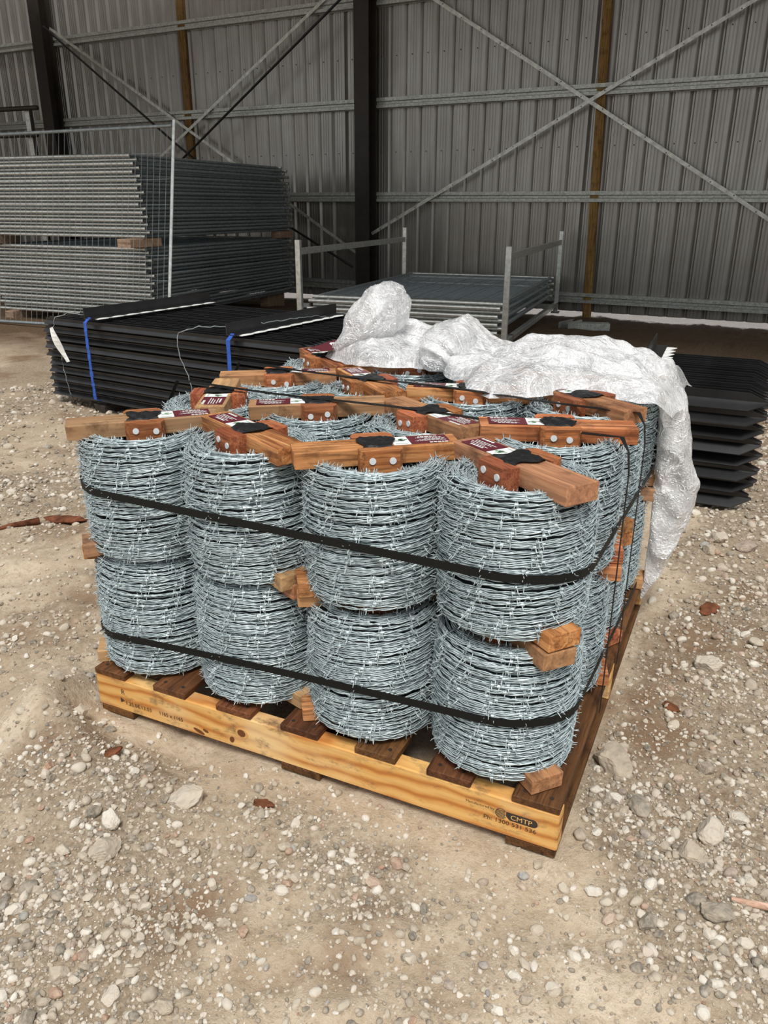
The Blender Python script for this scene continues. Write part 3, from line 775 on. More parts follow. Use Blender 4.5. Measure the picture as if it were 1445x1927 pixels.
# ------------------------------------------------------------------ barbed wire rolls
R0, CH = .1425, .300          # coil radius, coil height
def coil_arrays(seed):
    rs = np.random.RandomState(seed)
    paths = []                 # (N,3) centre lines
    STEP = .0068; wr = .00165
    def smooth_noise(n, per, amp):
        k = max(3, int(n / per) + 3); c = rs.uniform(-1, 1, k); x = np.linspace(0, k - 1.001, n)
        i_ = x.astype(int); f = x - i_; f = f * f * (3 - 2 * f); return amp * (c[i_] * (1 - f) + c[np.minimum(i_ + 1, k - 1)] * f)
    def rad_profile(z):       # barrel with rounded shoulders
        u = z / CH; return R0 + .004 * np.sin(PI * u) - .010 * (np.clip((u - .90) / .10, 0, 1) ** 2) - .007 * (np.clip((.07 - u) / .07, 0, 1) ** 2)
    for (layer, turns, dr, dirn) in ((0, 39, 0.0, 1), (1, 33, -.0070, -1)):
        L = turns * 2 * PI * R0; n = int(L / STEP); th = np.linspace(0, turns * 2 * PI, n)
        z = .006 + (CH - .012) * np.linspace(0, 1, n)
        z = z + smooth_noise(n, 34, .0040) + smooth_noise(n, 11, .0016) + .0050 * np.sin(th + rs.uniform(0, 6)) * dirn
        z = np.clip(z, .003, CH - .004)
        r = rad_profile(z) + dr + smooth_noise(n, 30, .0018) + (.002 * rs.uniform(0, 1))
        th = th * dirn + rs.uniform(0, 6)
        paths.append((np.stack([r * np.cos(th), r * np.sin(th), z], 1), layer))
    for (layer, z0, ra, rb_, pit, sg) in ((0, CH, .060, .131, .0058, 1), (1, CH - .005, .064, .128, .0062, -1), (1, .002, .095, .131, .0085, 1)):
        turns = (rb_ - ra) / pit; n = int(turns * 2 * PI * (ra + rb_) / 2 / STEP); th = np.linspace(0, turns * 2 * PI, n)
        r = ra + (rb_ - ra) * np.linspace(0, 1, n) + smooth_noise(n, 25, .003)
        z = z0 + smooth_noise(n, 22, .0030) - .008 * np.clip((r - .105) / .026, 0, 1) ** 2 * (1 if z0 > .1 else -1) - (.024 if z0 > .1 else 0.0) * np.clip((.116 - r) / .036, 0, 1)
        z = np.maximum(z, .001)
        paths.append((np.stack([r * np.cos(th * sg), r * np.sin(th * sg), z], 1), layer))
    VV = []; QQ = []; nv = 0
    BV = []; BQ = []; nbv = 0
    for P, layer in paths:
        n = len(P); T = np.gradient(P, axis=0); T /= np.linalg.norm(T, axis=1, keepdims=True)
        A = np.cross(T, (0, 0, 1.0)); A /= np.linalg.norm(A, axis=1, keepdims=True) + 1e-9; B = np.cross(A, T)
        ph = np.arange(n) * STEP * 2 * PI / .070
        for s in (0, PI):
            C = P + .00180 * (np.cos(ph + s)[:, None] * A + np.sin(ph + s)[:, None] * B)
            a = np.arange(3) * 2 * PI / 3 + .5
            V = C[:, None] + wr * (np.cos(a)[None, :, None] * A[:, None] + np.sin(a)[None, :, None] * B[:, None])
            VV.append(V.reshape(-1, 3))
            i_ = np.arange(n - 1)
            for j in range(3):
                k_ = (j + 1) % 3
                QQ.append(np.stack([nv + i_ * 3 + j, nv + i_ * 3 + k_, nv + (i_ + 1) * 3 + k_, nv + (i_ + 1) * 3 + j], 1))
            nv += n * 3
        # barbs
        idx = np.arange(rs.randint(0, 8), n - 1, int(.075 / STEP)); idx = np.clip(idx + rs.randint(-2, 3, len(idx)), 1, n - 2)
        if layer == 1 and P[:, 2].ptp() > .05: idx = idx[::3]
        for q in idx:
            c = P[q]; t, a_, b_ = T[q], A[q], B[q]
            # wrap sleeve (4 sided)
            ring = [np.cos(w) * a_ + np.sin(w) * b_ for w in (0, PI / 2, PI, 3 * PI / 2)]
            S_ = [c - t * .0030 + .0041 * w for w in ring] + [c + t * .0030 + .0041 * w for w in ring]
            BV.append(np.array(S_)); BQ += [(nbv + j, nbv + (j + 1) % 4, nbv + 4 + (j + 1) % 4, nbv + 4 + j) for j in range(4)]; nbv += 8
            w0 = rs.uniform(0, PI)
            for e in (0, 1):
                w = w0 + e * (PI / 2 + rs.uniform(-.4, .4)); d = np.cos(w) * a_ + np.sin(w) * b_ + t * rs.uniform(-.25, .25); d /= np.linalg.norm(d)
                sd = np.cross(d, t); off = t * (.0022 if e else -.0022); l = rs.uniform(.011, .016)
                sgm = []
                for (pos, rr) in ((-l, .0005), (-l * .6, .00115), (l * .6, .00115), (l, .0005)):
                    for w2 in range(3):
                        aa = w2 * 2 * PI / 3; sgm.append(c + off + d * pos + rr * (np.cos(aa) * sd + np.sin(aa) * np.cross(d, sd)))
                BV.append(np.array(sgm))
                for i2 in range(3):
                    for j in range(3): BQ.append((nbv + i2 * 3 + j, nbv + i2 * 3 + (j + 1) % 3, nbv + i2 * 3 + 3 + (j + 1) % 3, nbv + i2 * 3 + 3 + j))
                nbv += 12
    return np.concatenate(VV), np.concatenate(QQ), np.concatenate(BV), np.array(BQ)
np.ndarray.ptp if hasattr(np.ndarray, 'ptp') else None
coils = []
for sd in range(3):
    a, b, c, d = coil_arrays(sd + 1)
    coils.append((fast_mesh('wire_coil', a, b, M['wire']), fast_mesh('barbs', c, d, M['wire'], True)))
# drum for the inner windings, painted dark as shade in the gaps, hollow core
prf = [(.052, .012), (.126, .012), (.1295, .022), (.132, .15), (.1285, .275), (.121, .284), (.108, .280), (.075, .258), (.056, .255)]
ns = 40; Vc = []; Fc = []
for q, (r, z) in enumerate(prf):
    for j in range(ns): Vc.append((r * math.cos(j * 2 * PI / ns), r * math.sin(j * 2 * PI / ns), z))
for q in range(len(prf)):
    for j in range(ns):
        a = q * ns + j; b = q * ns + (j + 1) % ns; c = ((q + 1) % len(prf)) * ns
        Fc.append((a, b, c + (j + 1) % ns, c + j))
core_me = MB().add(Vc, Fc).mesh('gap_shade_drum', M['core'], True)

PLN, PWD, PTH = .335, .072, .036
plank_mes = [MB().box((-PLN / 2, -PWD / 2, 0), (PLN / 2, PWD / 2, PTH), .0022, jit=.0012 + .0003 * q).mesh('board', M['plank']) for q in range(3)]
cleat_me = MB().prism([(-.043, 0), (.043, 0), (.043, .018), (.034, .034), (-.034, .034), (-.043, .018)], 0, .048, 2).mesh('cleat', M['cleat'])
nail_me = MB().sweep([(0, 0, 0), (0, .0030, 0)], .0068, 12, up=(0, 0, 1)).mesh('nail', M['nail'])
def label_mesh():
    m = MB(); L, W = .118, .056
    m.add([(0, -W / 2, 0), (L * .70, -W / 2, 0), (L * .70, W / 2, 0), (0, W / 2, 0)], [(0, 1, 2, 3)], 0)
    m.add([(L * .70, -W / 2, 0), (L, -W / 2, 0), (L, W / 2, 0), (L * .70, W / 2, 0)], [(0, 1, 2, 3)], 1)
    def bar(x0, y0, x1, y1, mi): m.add([(x0, y0, .0003), (x1, y0, .0003), (x1, y1, .0003), (x0, y1, .0003)], [(0, 1, 2, 3)], mi)
    rs = np.random.RandomState(2)
    for (y, h, xa, xb) in ((.018, .0058, .006, .044), (.006, .0024, .006, .070), (0.0, .0024, .010, .062), (-.006, .0024, .006, .050), (-.013, .0024, .012, .066), (-.0205, .0042, .020, .060)):
        x = xa
        while x < xb:
            w = rs.uniform(.004, .010); bar(x, y, min(x + w, xb), y + h, 1); x += w + .0016
    for q in range(14):
        a = rs.uniform(0, 2 * PI); r = rs.uniform(0, .010); cx, cy = L * .82 + r * math.cos(a), -.004 + r * math.sin(a); w = rs.uniform(.0015, .004)
        bar(cx - w, cy - w, cx + w, cy + w, 2 if q % 2 else 3)
    bar(L * .74, .018, L * .96, .022, 3)
    return m.mesh('label', [M['maroon'], M['label_white'], M['label_green'], M['label_grey']])
lab_me = label_mesh()
def tape_mesh(seed):
    rs = np.random.RandomState(seed); nx_, ny_ = 13, 11; V = []; F = []
    for a in range(nx_):
        for b in range(ny_):
            u = a / (nx_ - 1) * 2 - 1; v = b / (ny_ - 1) * 2 - 1
            x = u * .034 * (1 + .18 * math.sin(v * 4 + seed)); y = v * (.042 + .004 * math.sin(u * 5 + seed))
            z = .0022 + .0032 * abs(math.sin(u * 3.1 + v * 2 + seed)) * (1 - abs(v) * .5) + rs.uniform(-.0008, .0012)
            if abs(v) > .84: z -= .006
            V.append((x, y, z))
    for a in range(nx_ - 1):
        for b in range(ny_ - 1):
            q = a * ny_ + b; F.append((q, q + ny_, q + ny_ + 1, q + 1))
    return MB().add(V, F).mesh('tape', M['black_tape'], False)
tapes = [tape_mesh(q) for q in range(3)]

ANG = {(0, 0): -35, (1, 0): 37, (2, 0): -27, (3, 0): 44, (0, 1): 22, (1, 1): -34, (2, 1): 31, (3, 1): -62, (0, 2): -35, (1, 2): 16, (2, 2): -42, (3, 2): 33, (0, 3): 20, (1, 3): -30, (2, 3): 30, (3, 3): -40}
FLIP = {(1, 0): 1, (3, 0): 1, (3, 2): 1, (1, 1): 1, (3, 1): 1}
COLN = ['first', 'second', 'third', 'fourth']
ROWN = ['front row', 'second row', 'third row', 'rear row']
def roll(i, j, layer):
    x = -.163 - .2965 * i; y = .146 + .2915 * j
    z = (.136, .452)[layer] - (.006 * i if layer else .0)
    hz = .97 if layer == 0 else .952
    ang = math.radians(ANG[(i, j)] + (0 if layer else rnd.uniform(-8, 8)))
    t = empty('barbed_wire_roll', (x, y, z))
    cm, bmsh = coils[(i + 2 * j + layer) % 3]
    rot = (0, 0, rnd.uniform(0, 6.28))
    wc = link('wire_coil', cm, t, (0, 0, 0), rot, (1, 1, hz)); wc['kind'] = 'stuff'
    br = link('barbs', bmsh, wc); br['kind'] = 'stuff'
    link('gap_shade_drum', core_me, t, (0, 0, 0), rot, (1, 1, hz))
    ztop = CH * hz - (.012 if layer else .018)
    tb = link('top_board', plank_mes[(i + j) % 3], t, (0, 0, ztop), (rnd.uniform(-.015, .015), rnd.uniform(-.015, .015), ang))
    bo = link('bottom_board', plank_mes[(i + j + 1) % 3], t, (0, 0, (-.008 if layer == 0 else -.006)), (0, 0, ang + rnd.uniform(-.05, .05)), (1, 1, .95))
    for s in (-1, 1):
        c = link('cleat', cleat_me, t, (0, 0, 0), (0, 0, ang))
        c.matrix_basis = Matrix.Translation((0, 0, ztop - .011)) @ Matrix.Rotation(ang + (PI if s < 0 else 0), 4, 'Z') @ Matrix.Translation((0, PWD / 2, 0))
        for dx in (-.019, .019): link('nail', nail_me, c, (dx + rnd.uniform(-.004, .004), .0335, .027 + rnd.uniform(-.004, .006)))
    if layer:
        f = FLIP.get((i, j), 0)
        if f: link('label', lab_me, tb, (.150, 0, PTH + .0006), (0, 0, PI))
        else: link('label', lab_me, tb, (-.150, 0, PTH + .0006))
        link('tape', tapes[(i + 2 * j) % 3], tb, (0, 0, PTH), (0, 0, rnd.uniform(-.15, .15)))
    side = COLN[3 - i] + ' from the left'
    lab = 'barbed wire roll with wooden cross boards, %s layer, %s, %s' % (('lower', 'upper')[layer], ROWN[j], side)
    tag(t, lab, 'wire roll', ('lower layer of barbed wire rolls', 'upper layer of barbed wire rolls')[layer])
    return t
for layer in (0, 1):
    for j in range(4):
        for i in range(4): roll(i, j, layer)

# ------------------------------------------------------------------ strapping round the load
def loop(zf, RR=.1535):
    xs, xl = -.163, -.163 - .2965 * 3; y0, y1 = .146, .146 + .2915 * 3
    P = []
    for (cx, cy, a0) in ((xl, y0, PI), (xs, y0, 1.5 * PI), (xs, y1, 0), (xl, y1, .5 * PI)):
        for a in np.linspace(a0, a0 + PI / 2, 9): P.append((cx + RR * math.cos(a), cy + RR * math.sin(a)))
    P.append(P[0])
    D = []
    for a, b in zip(P[:-1], P[1:]):
        k = max(1, int(math.dist(a, b) / .05))
        for t in range(k): D.append((a[0] + (b[0] - a[0]) * t / k, a[1] + (b[1] - a[1]) * t / k))
    D.append(P[-1])
    return np.array([(x, y, zf(x, y)) for x, y in D])
def zf_up(x, y):
    u = (x + 1.2) / 1.2; v = y / 1.18
    return .605 - .018 * u - .10 * v * u
def zf_lo(x, y):
    u = (x + 1.2) / 1.2; v = y / 1.18
    return .215 + .075 * math.sqrt(max(0, min(1, u))) - .17 * v * u
ribbon(loop(zf_up), .017, .0012, (0, 0, 1), 'load_strap', 'black_strap', 'black strap around the middle of the upper rolls', 'strap')
ribbon(loop(zf_lo, .1535), .017, .0012, (0, 0, 1), 'load_strap', 'black_strap', 'black strap around the lower rolls', 'strap')
def over(y, lab, y_end=None, zt=.752):
    ye = y if y_end is None else y_end
    xs = np.linspace(-1.20, -.02, 30); pts = [(-1.235, y, .112)] + [(-1.232, y, z) for z in np.linspace(.2, .70, 8)]
    pts += [(x, y + (ye - y) * (x + 1.2) / 1.18, zt + .004 + .003 * math.sin(x * 9) - .010 * max(0, (-x - .9)) ) for x in xs]
    pts += [(.0, ye - .03, .735)] + [(.006, ye - .03, z) for z in np.linspace(.69, .112, 10)]
    return ribbon(np.array(pts), .016, .0012, (0, 1, 0), 'load_strap', 'black_strap', lab, 'strap')
over(.455, 'black strap running over the second row of boards', .40)
over(.745, 'black strap running over the third row of boards', .63)

# ------------------------------------------------------------------ crumpled plastic film
def ridged(x, y, f, oc, seed):
    # straight film creases: warped triangle waves in random directions
    rs_ = np.random.RandomState(seed); r = 0; wx = .35 * vn(x * f * .5, y * f * .5, seed) ; wy = .35 * vn(x * f * .5 + 9, y * f * .5, seed + 1)
    for q in range(oc + 2):
        th_ = rs_.uniform(0, PI); ff = f * rs_.uniform(.35, 1.25)
        u_ = (x * ff + wx) * math.cos(th_) + (y * ff + wy) * math.sin(th_) + rs_.uniform(0, 5)
        r = r + (2 * np.abs(2 * (u_ - np.floor(u_ + .5))) - 1) * rs_.uniform(.4, 1.0) * (.4 + .6 * np.abs(vn(x * f * .6 + q * 7, y * f * .6, seed + 3 + q)) * 1.6)
    return r * .62
Vp = []; Qp = []; nvp = 0
def grid(P, closed=False):
    global nvp
    a, b, _ = P.shape; Vp.append(P.reshape(-1, 3))
    jj = np.arange(b if closed else b - 1); i_ = np.arange(a - 1)
    I, J = np.meshgrid(i_, jj, indexing='ij'); K = (J + 1) % b
    Qp.append(np.stack([nvp + I * b + J, nvp + (I + 1) * b + J, nvp + (I + 1) * b + K, nvp + I * b + K], -1).reshape(-1, 4)); nvp += a * b
# body draped along the two rear rows
NXp, NYp = 240, 110
xs = np.linspace(-1.04, .045, NXp); vs = np.linspace(0, 1, NYp)
yf = np.interp(xs, [-1.04, -.92, -.86, -.72, -.60, -.50, -.38, -.26, -.14, -.04, .045], [1.0, .88, .86, .93, .90, .74, .63, .72, .78, .74, .86])
zt = np.interp(xs, [-1.04, -.95, -.88, -.80, -.74, -.66, -.61, -.54, -.48, -.40, -.31, -.20, -.12, -.05, .0, .045], [.775, .84, .86, .85, .825, .855, .885, .83, .805, .825, .845, .835, .81, .785, .765, .70])
XX, VV2 = np.meshgrid(xs, vs, indexing='ij'); YF = yf[:, None]; YB2 = 1.30
YY = YF + (YB2 - YF) * VV2
prof_ = np.sin(PI * np.clip(VV2 * .92 + .02, 0, 1)) ** .62
ZZ = .748 + (zt[:, None] - .748) * prof_
cr = .013 * ridged(XX * 1.0, YY * 1.5, 4.5, 4, 31) + .0055 * ridged(XX, YY * 1.8, 13, 3, 37)
fold = .013 * np.sin((YY - .45 * XX) * 52 + 3 * vn(XX * 6, YY * 6, 44)) * sstep(-.55, -.35, XX)
wgt = .25 + .75 * prof_
ZZ = np.maximum(ZZ + (cr + fold) * wgt, .748 + .012 * prof_)
YY = YY + .018 * ridged(XX, YY, 7, 3, 52) * (1 - VV2); XX = XX + .010 * ridged(XX, YY, 9, 3, 61)
edge = sstep(.06, 0, VV2); ZZ = ZZ * (1 - edge) + np.maximum(.7485, ZZ - .02) * edge
over_edge = sstep(-.005, .05, XX); ZZ = ZZ - .06 * over_edge
grid(np.stack([XX, YY, ZZ], -1))
# standing bulb of film at the rear left
nu, nvv = 110, 80
uu = np.linspace(0, 2 * PI, nu, endpoint=False); ww = np.linspace(.04, PI - .04, nvv)
W_, U_ = np.meshgrid(ww, uu, indexing='ij')
ca = np.cos(U_); sa = np.sin(U_)
rr = 1 + .085 * ridged(ca * np.sin(W_) * 1.2 + sa * np.sin(W_) * .5 + 3, sa * np.sin(W_) * 1.1 + np.cos(W_) * 1.4, 1.3, 3, 71) + .014 * ridged(ca * np.sin(W_) * 3 + 1, sa * np.sin(W_) * 3 + np.cos(W_) * 3, 3, 3, 77)
BX = -.875 + .095 * rr * np.sin(W_) * ca + .045 * np.cos(W_); BY = 1.02 + .10 * rr * np.sin(W_) * sa; BZ = .862 + .120 * (rr * .8 + .2) * np.cos(W_)
BX = BX - .05 * sstep(.85, .76, BZ) ; BZ = np.maximum(BZ, .752)
grid(np.stack([BX, BY, BZ], -1), True)
# second knuckle
rr = 1 + .10 * ridged(ca * np.sin(W_) * 1.3 + 9, sa * np.sin(W_) * 1.2 + np.cos(W_) * 1.5, 1.4, 3, 91)
BX = -.615 + .085 * rr * np.sin(W_) * ca; BY = .98 + .12 * rr * np.sin(W_) * sa; BZ = .80 + .085 * rr * np.cos(W_)
BZ = np.maximum(BZ, .752)
grid(np.stack([BX, BY, BZ], -1), True)
# tail hanging down the rear right corner
nt, nc = 130, 60
tt = np.linspace(0, 1, nt); cc = np.linspace(0, 2 * PI, nc, endpoint=False)
zc = .79 - .71 * tt
xl = np.interp(tt, [0, .08, .16, .4, .7, .85, 1], [-.10, -.055, -.015, -.006, .004, .004, .002])
xr = np.interp(tt, [0, .08, .16, .35, .46, .60, .75, .88, 1], [.0, .035, .062, .088, .118, .105, .080, .048, .006])
dp = np.interp(tt, [0, .12, .4, .75, 1], [.07, .055, .05, .03, .004])
TT, CC = np.meshgrid(tt, cc, indexing='ij')
sq_ = .55
XXt = (xl[:, None] + xr[:, None]) / 2 + (xr - xl)[:, None] / 2 * np.sign(np.cos(CC)) * np.abs(np.cos(CC)) ** sq_
YYt = 1.055 + dp[:, None] * np.sin(CC)
n1 = ridged(XXt * 2.4, TT * .75 + np.sin(CC) * .1, 7, 4, 101); n2 = ridged(XXt + np.sin(CC) * .03, TT * .7, 26, 3, 111)
YYt = YYt + (.013 * n1 + .005 * n2) * sstep(1.02, .8, TT); XXt = XXt + (.006 * n2 + .007 * n1) * sstep(1.0, .7, TT) * np.clip(np.cos(CC), 0, 1)
grid(np.stack([XXt, YYt, np.broadcast_to(zc[:, None], XXt.shape) + .006 * n1], -1), True)
film = link('plastic_sheet', fast_mesh('plastic_sheet', np.concatenate(Vp), np.concatenate(Qp), M['film']))
tag(film, 'crumpled clear plastic wrap pulled back over the rear rolls', 'plastic sheet')
# swing tag at rear left
sg = empty('swing_tag', (-1.03, 1.01, .765), -.5)
m = MB().add([(-.06, -.045, 0), (.06, -.05, .01), (.075, .04, .03), (-.05, .05, .02), (-.06, -.045, .002), (.06, -.05, .012), (.075, .04, .032), (-.05, .05, .022)], [(0, 3, 2, 1), (4, 5, 6, 7), (0, 1, 5, 4), (1, 2, 6, 5), (2, 3, 7, 6), (3, 0, 4, 7)]); m.build('card', M['maroon'], sg)
m = MB(); m.sweep([(-.02, .01, .0165), (.03, -.012, .0135)], .003, 4); m.sweep([(-.02, .01, .0165), (.05, .022, .026)], .003, 4); m.build('printed_chevron', M['label_white'], sg)
tag(sg, 'maroon card tag with a white chevron tucked under the film', 'tag')

# ------------------------------------------------------------------ stones
def ico(sub):
    t = (1 + 5 ** .5) / 2
    V = [(-1, t, 0), (1, t, 0), (-1, -t, 0), (1, -t, 0), (0, -1, t), (0, 1, t), (0, -1, -t), (0, 1, -t), (t, 0, -1), (t, 0, 1), (-t, 0, -1), (-t, 0, 1)]
    F = [(0, 11, 5), (0, 5, 1), (0, 1, 7), (0, 7, 10), (0, 10, 11), (1, 5, 9), (5, 11, 4), (11, 10, 2), (10, 7, 6), (7, 1, 8), (3, 9, 4), (3, 4, 2), (3, 2, 6), (3, 6, 8), (3, 8, 9), (4, 9, 5), (2, 4, 11), (6, 2, 10), (8, 6, 7), (9, 8, 1)]
    V = [np.array(v, float) / np.linalg.norm(v) for v in V]
    for _ in range(sub):
        cache = {}; NF = []
        def mid(a, b):
            k_ = (min(a, b), max(a, b))
            if k_ not in cache: q = V[a] + V[b]; V.append(q / np.linalg.norm(q)); cache[k_] = len(V) - 1
            return cache[k_]
        for a, b, c in F:
            x, y, z = mid(a, b), mid(b, c), mid(c, a); NF += [(a, x, z), (b, y, x), (c, z, y), (x, y, z)]
        F = NF
    return np.array(V), np.array(F)
def stone_shape(seed, sub, angular):
    rs = np.random.RandomState(seed); V, F = ico(sub)
    V = V * (1 + .10 * np.sin(V @ rs.uniform(-3, 3, 3) + rs.uniform(0, 6)))[:, None]
    for _ in range(9 if angular else 4):     # chop facets
        n = rs.normal(size=3); n /= np.linalg.norm(n); d = rs.uniform(.62, .86); ex = np.clip(V @ n - d, 0, None); V = V - ex[:, None] * n * (1.0 if angular else .7)
    V = V * (1 + .03 * rs.uniform(-1, 1, len(V)))[:, None]
    V = V * np.array((1.0, rs.uniform(.65, .9), rs.uniform(.5, .75)))
    return V / np.abs(V[:, 0]).max() * .5, F
singles = []
for q in range(10):
    V, F = stone_shape(200 + q, 3 if q < 6 else 2, q < 6)
    if q < 6:
        r_ = np.random.RandomState(900 + q)
        V = V * (1 + .05 * vn(V[:, 0] * 9 + q, V[:, 1] * 9 + V[:, 2] * 7, q) + .025 * vn(V[:, 0] * 22, V[:, 1] * 22 + V[:, 2] * 19, q))[:, None]
    singles.append(fast_mesh('stone', V, F, M['stone1'], q >= 6))
BIG = [(-0.780,-0.385,0.067),(-0.826,-0.320,0.052),(-0.871,-0.325,0.038),(-0.755,-0.181,0.078),(-0.503,-0.394,0.025),(-0.678,-0.607,0.035),(-0.646,-0.602,0.023),(-0.581,-0.592,0.036),(-0.576,-0.548,0.028),(-0.793,-0.204,0.023),(-0.691,-0.182,0.020),(0.128,0.217,0.057),(0.270,0.203,0.078),(0.320,0.272,0.047),(0.244,0.110,0.063),(0.258,-0.001,0.039),(0.296,-0.019,0.057),(0.185,-0.083,0.043),(0.110,-0.064,0.024),(0.341,-0.058,0.032),(0.077,0.223,0.041),(0.190,1.815,0.081),(0.286,1.762,0.083),(0.165,1.694,0.059),(0.100,1.124,0.037),(0.339,1.041,0.043),(0.054,0.337,0.104),(0.251,0.409,0.046),(0.330,0.793,0.039),(0.217,0.847,0.074),(-1.138,-0.090,0.044),(-1.107,-0.057,0.026),(-1.068,-0.066,0.026),(-1.253,-0.041,0.035),(-0.992,-0.215,0.028),(-0.901,-0.172,0.024),(-0.860,-0.190,0.026),(-1.034,-0.281,0.032),(-0.902,-0.510,0.036),(-0.852,-0.506,0.033),(-0.841,-0.552,0.032),(-0.834,-0.504,0.023),(-0.553,-0.482,0.022),(0.063,-0.280,0.026),(-0.584,-0.520,0.018),(0.029,-0.317,0.024),(-0.054,-0.282,0.020),(0.212,-0.190,0.023),(0.311,0.087,0.030)]
NAMED = {0: 'large pale rock at the edge of the gravel heap, left foreground', 1: 'angular pale rock just behind the largest left foreground rock', 3: 'flat buff rock on the sand in front of the pallet, left half', 12: 'large knobbly white rock on the gravel near the right edge', 14: 'flat pale rock below the knobbly white rock on the right', 16: 'white and rust stained rock in the right foreground', 21: 'pale rock on the right below the end of the pickets', 22: 'rightmost blocky rock below the end of the pickets', 26: 'clay caked boulder beside the front right corner of the pallet', 29: 'flat brown slab of rock in the gravel right of the pallet'}
def put_stone(x, y, s, lab, grp, ang=None, sink=.22):
    me = singles[rnd.randrange(6 if s > .045 else 10)]
    o = link('rock' if s > .05 else 'pebble', me, None, (x, y, float(hgt(x, y)) + s * .22 - s * sink * .35), (rnd.uniform(-.25, .25), rnd.uniform(-.25, .25), rnd.uniform(0, 6.28)), (s, s, s))
    return tag(o, lab, 'rock' if s > .05 else 'stone', grp)
placed = []
def region(x, y):
    if x > .03: return ('pale pebble lying in the gravel to the right of the pallet', 'pebbles right of the pallet') if y > .25 else ('pale pebble lying in the right foreground gravel', 'pebbles in the right foreground')
    if x < -1.3: return ('grey pebble on the ground left of the pallet', 'pebbles left of the pallet')
    if x < -.95 : return ('pale pebble on the earth mound by the left pallet corner', 'pebbles on the mound')
    if x < -.5: return ('pale pebble in the left foreground gravel', 'pebbles in the left foreground')
    return ('small pebble on the sandy foreground before the pallet', 'pebbles in the middle foreground')
for q, (x, y, s) in enumerate(BIG):
    if q in NAMED: put_stone(x, y, s * 1.05, NAMED[q], None)
    else: put_stone(x, y, s * 1.05, *region(x, y))
    placed.append((x, y, s))
rs = np.random.RandomState(12)
def on_pallet(x, y, m=.0): return (-1.175 - m < x < .01 + m) and (-.008 - m < y < 1.175 + m)
CX, CY = .194, -1.224; HEAD = math.atan2(.8454, -.3916)
def sample(n, r0, r1, spread=.62):
    r = r0 * (r1 / r0) ** rs.uniform(0, 1, n); a = HEAD + rs.uniform(-spread, spread, n)
    return CX + r * np.cos(a), CY + r * np.sin(a), r
cnt = 0
while cnt < 245:
    x, y, r = (float(v[0]) for v in sample(1, .55, 3.4))
    if on_pallet(x, y, .02) or y > 2.1: continue
    if rs.uniform() > float(gravel_density(x, y)) * .9: continue
    s = float(np.clip(rs.lognormal(math.log(.019), .32), .013, .036)) * max(1.0, r / 1.6) ** .5
    if any((x - a) ** 2 + (y - b) ** 2 < (.5 * (s + c)) ** 2 for a, b, c in placed): continue
    placed.append((x, y, s)); put_stone(x, y, s, *region(x, y)); cnt += 1

def scatter(n, shapes, r0, r1, smin, smed, sg, name, lab, dmin, lod, thr=0.0):
    x, y, r = sample(n, r0, r1, .70)
    d = gravel_density(x, y); keep = (rs.uniform(0, 1, n) < np.maximum(d, dmin)) & (y < 4.6)
    keep &= ~((x > -1.17) & (x < .005) & (y > .0) & (y < 1.17))
    x, y, r, d = x[keep], y[keep], r[keep], d[keep]; n = len(x)
    s = np.clip(rs.lognormal(math.log(smed), sg, n), smin, smed * 2.6) * np.maximum(1, r / 1.6) ** lod
    z = hgt(x, y) + s * .10; ang = rs.uniform(0, 2 * PI, n); tilt = rs.uniform(-.4, .4, n); tint = rs.uniform(0, 1, n)
    sh = rs.randint(0, len(shapes), n)
    VV = []; FF = []; TT_ = []; nv = 0
    for k_, (V, F) in enumerate(shapes):
        w = np.where(sh == k_)[0]; m = len(w)
        if not m: continue
        P = V[None] * s[w][:, None, None]
        ct, st_ = np.cos(tilt[w])[:, None], np.sin(tilt[w])[:, None]
        Px, Pz = P[..., 0] * ct - P[..., 2] * st_, P[..., 0] * st_ + P[..., 2] * ct; Py = P[..., 1]
        c, s_ = np.cos(ang[w])[:, None], np.sin(ang[w])[:, None]
        out = np.stack([Px * c - Py * s_ + x[w][:, None], Px * s_ + Py * c + y[w][:, None], Pz + z[w][:, None]], -1)
        VV.append(out.reshape(-1, 3)); FF.append((F[None] + (nv + np.arange(m) * len(V))[:, None, None]).reshape(-1, 3)); TT_.append(np.repeat(tint[w], len(V))); nv += m * len(V)
    o = link(name, fast_mesh(name, np.concatenate(VV), np.concatenate(FF), M['stone'], False, np.concatenate(TT_)))
    return tag(o, lab, 'gravel', None, 'stuff')
mid_shapes = [stone_shape(300 + q, 1, q % 2 == 0) for q in range(8)]
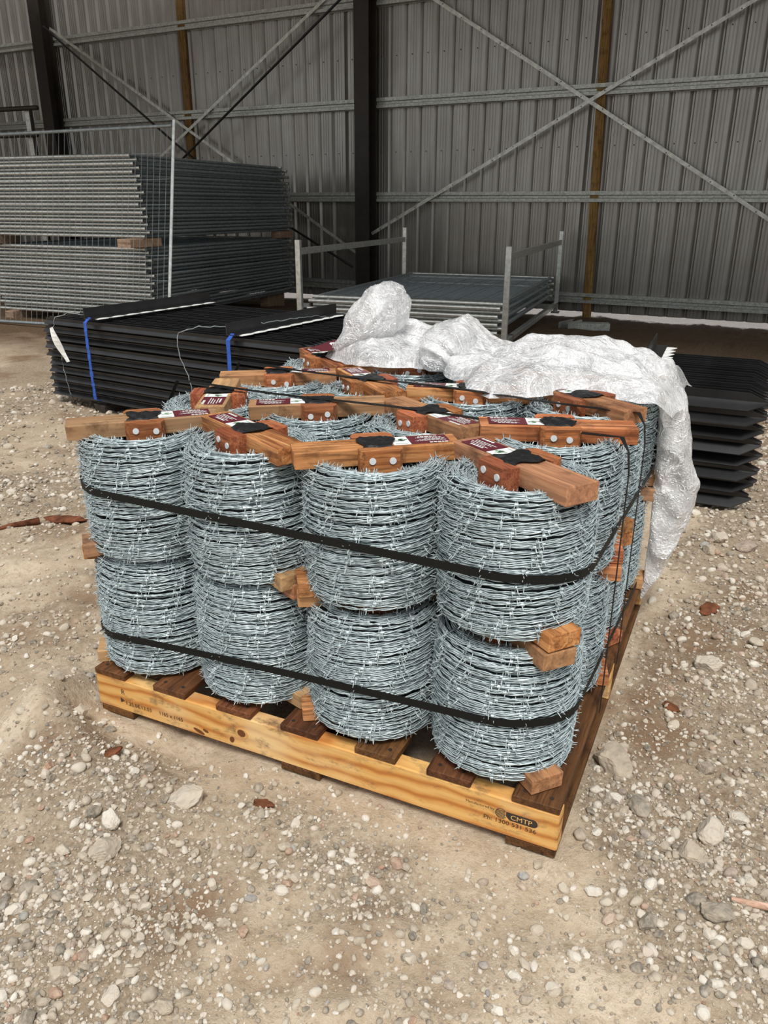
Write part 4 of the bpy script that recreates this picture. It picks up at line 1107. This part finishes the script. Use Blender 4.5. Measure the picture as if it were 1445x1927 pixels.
grit_shapes = [stone_shape(400 + q, 0, True) for q in range(8)]
scatter(34000, mid_shapes, .5, 6.0, .0065, .0115, .38, 'gravel', 'loose gravel scattered over the yard', .06, .75)
scatter(120000, grit_shapes, .5, 6.0, .0022, .0046, .45, 'grit', 'fine grit strewn over the sandy yard', .17, .8)

# clods, bark and stick
def lump(name, lab, x, y, size, seed, mat, cat, rz=0.0, sub=2):
    V, F = stone_shape(seed, sub, False); r_ = np.random.RandomState(seed)
    V = V * (1 + .22 * np.sin(V @ r_.uniform(-14, 14, 3)) * np.cos(V @ r_.uniform(-14, 14, 3)))[:, None] * 2
    V = V * np.array(size) / 2
    o = link(name, fast_mesh(name, V, F, M[mat], True), None, (x, y, float(hgt(x, y)) + size[2] * .28), (0, 0, rz)); return tag(o, lab, cat)
lump('bark_piece', 'rusty brown chunk of bark on the gravel at the left', -2.22, .93, (.20, .085, .05), 501, 'bark', 'bark', .35, 3)
P_ = [(-2.42, .70, gz(-2.42, .70) + .006), (-2.37, .78, gz(-2.37, .78) + .010), (-2.30, .86, gz(-2.30, .86) + .012)]
o = MB().sweep(P_, [.006, .010, .016], 6).build('bark_strip', M['bark'], smooth=True); tag(o, 'thin rusty strip trailing from the bark at the left', 'bark')
for q, (x, y, s, lab) in enumerate(((-1.09, .075, .07, 'red clay clod beside the left pallet corner'), (-.98, -.155, .05, 'dark red clay clod on the mound among pebbles'), (-1.26, .13, .06, 'brown clay clod left of the pallet'), (-.60, -.115, .05, 'dark clay clod on the sand before the pallet'), (.20, 1.22, .09, 'red clay clod in the gravel right of the pallet'), (.15, .62, .05, 'brown clay clod in the gravel by the pallet side'))):
    lump('clay_clod', lab, x, y, (s, s * .8, s * .35), 520 + q, 'clod', 'clod', q * 1.1)
o = MB().sweep([(.315, .012, gz(.315, .012) + .008), (.35, .022, gz(.35, .022) + .011), (.42, .036, gz(.42, .036) + .010)], [.004, .0065, .007], 6).build('stick', M['stick'], smooth=True); tag(o, 'pinkish stick on the gravel at the right edge', 'stick')
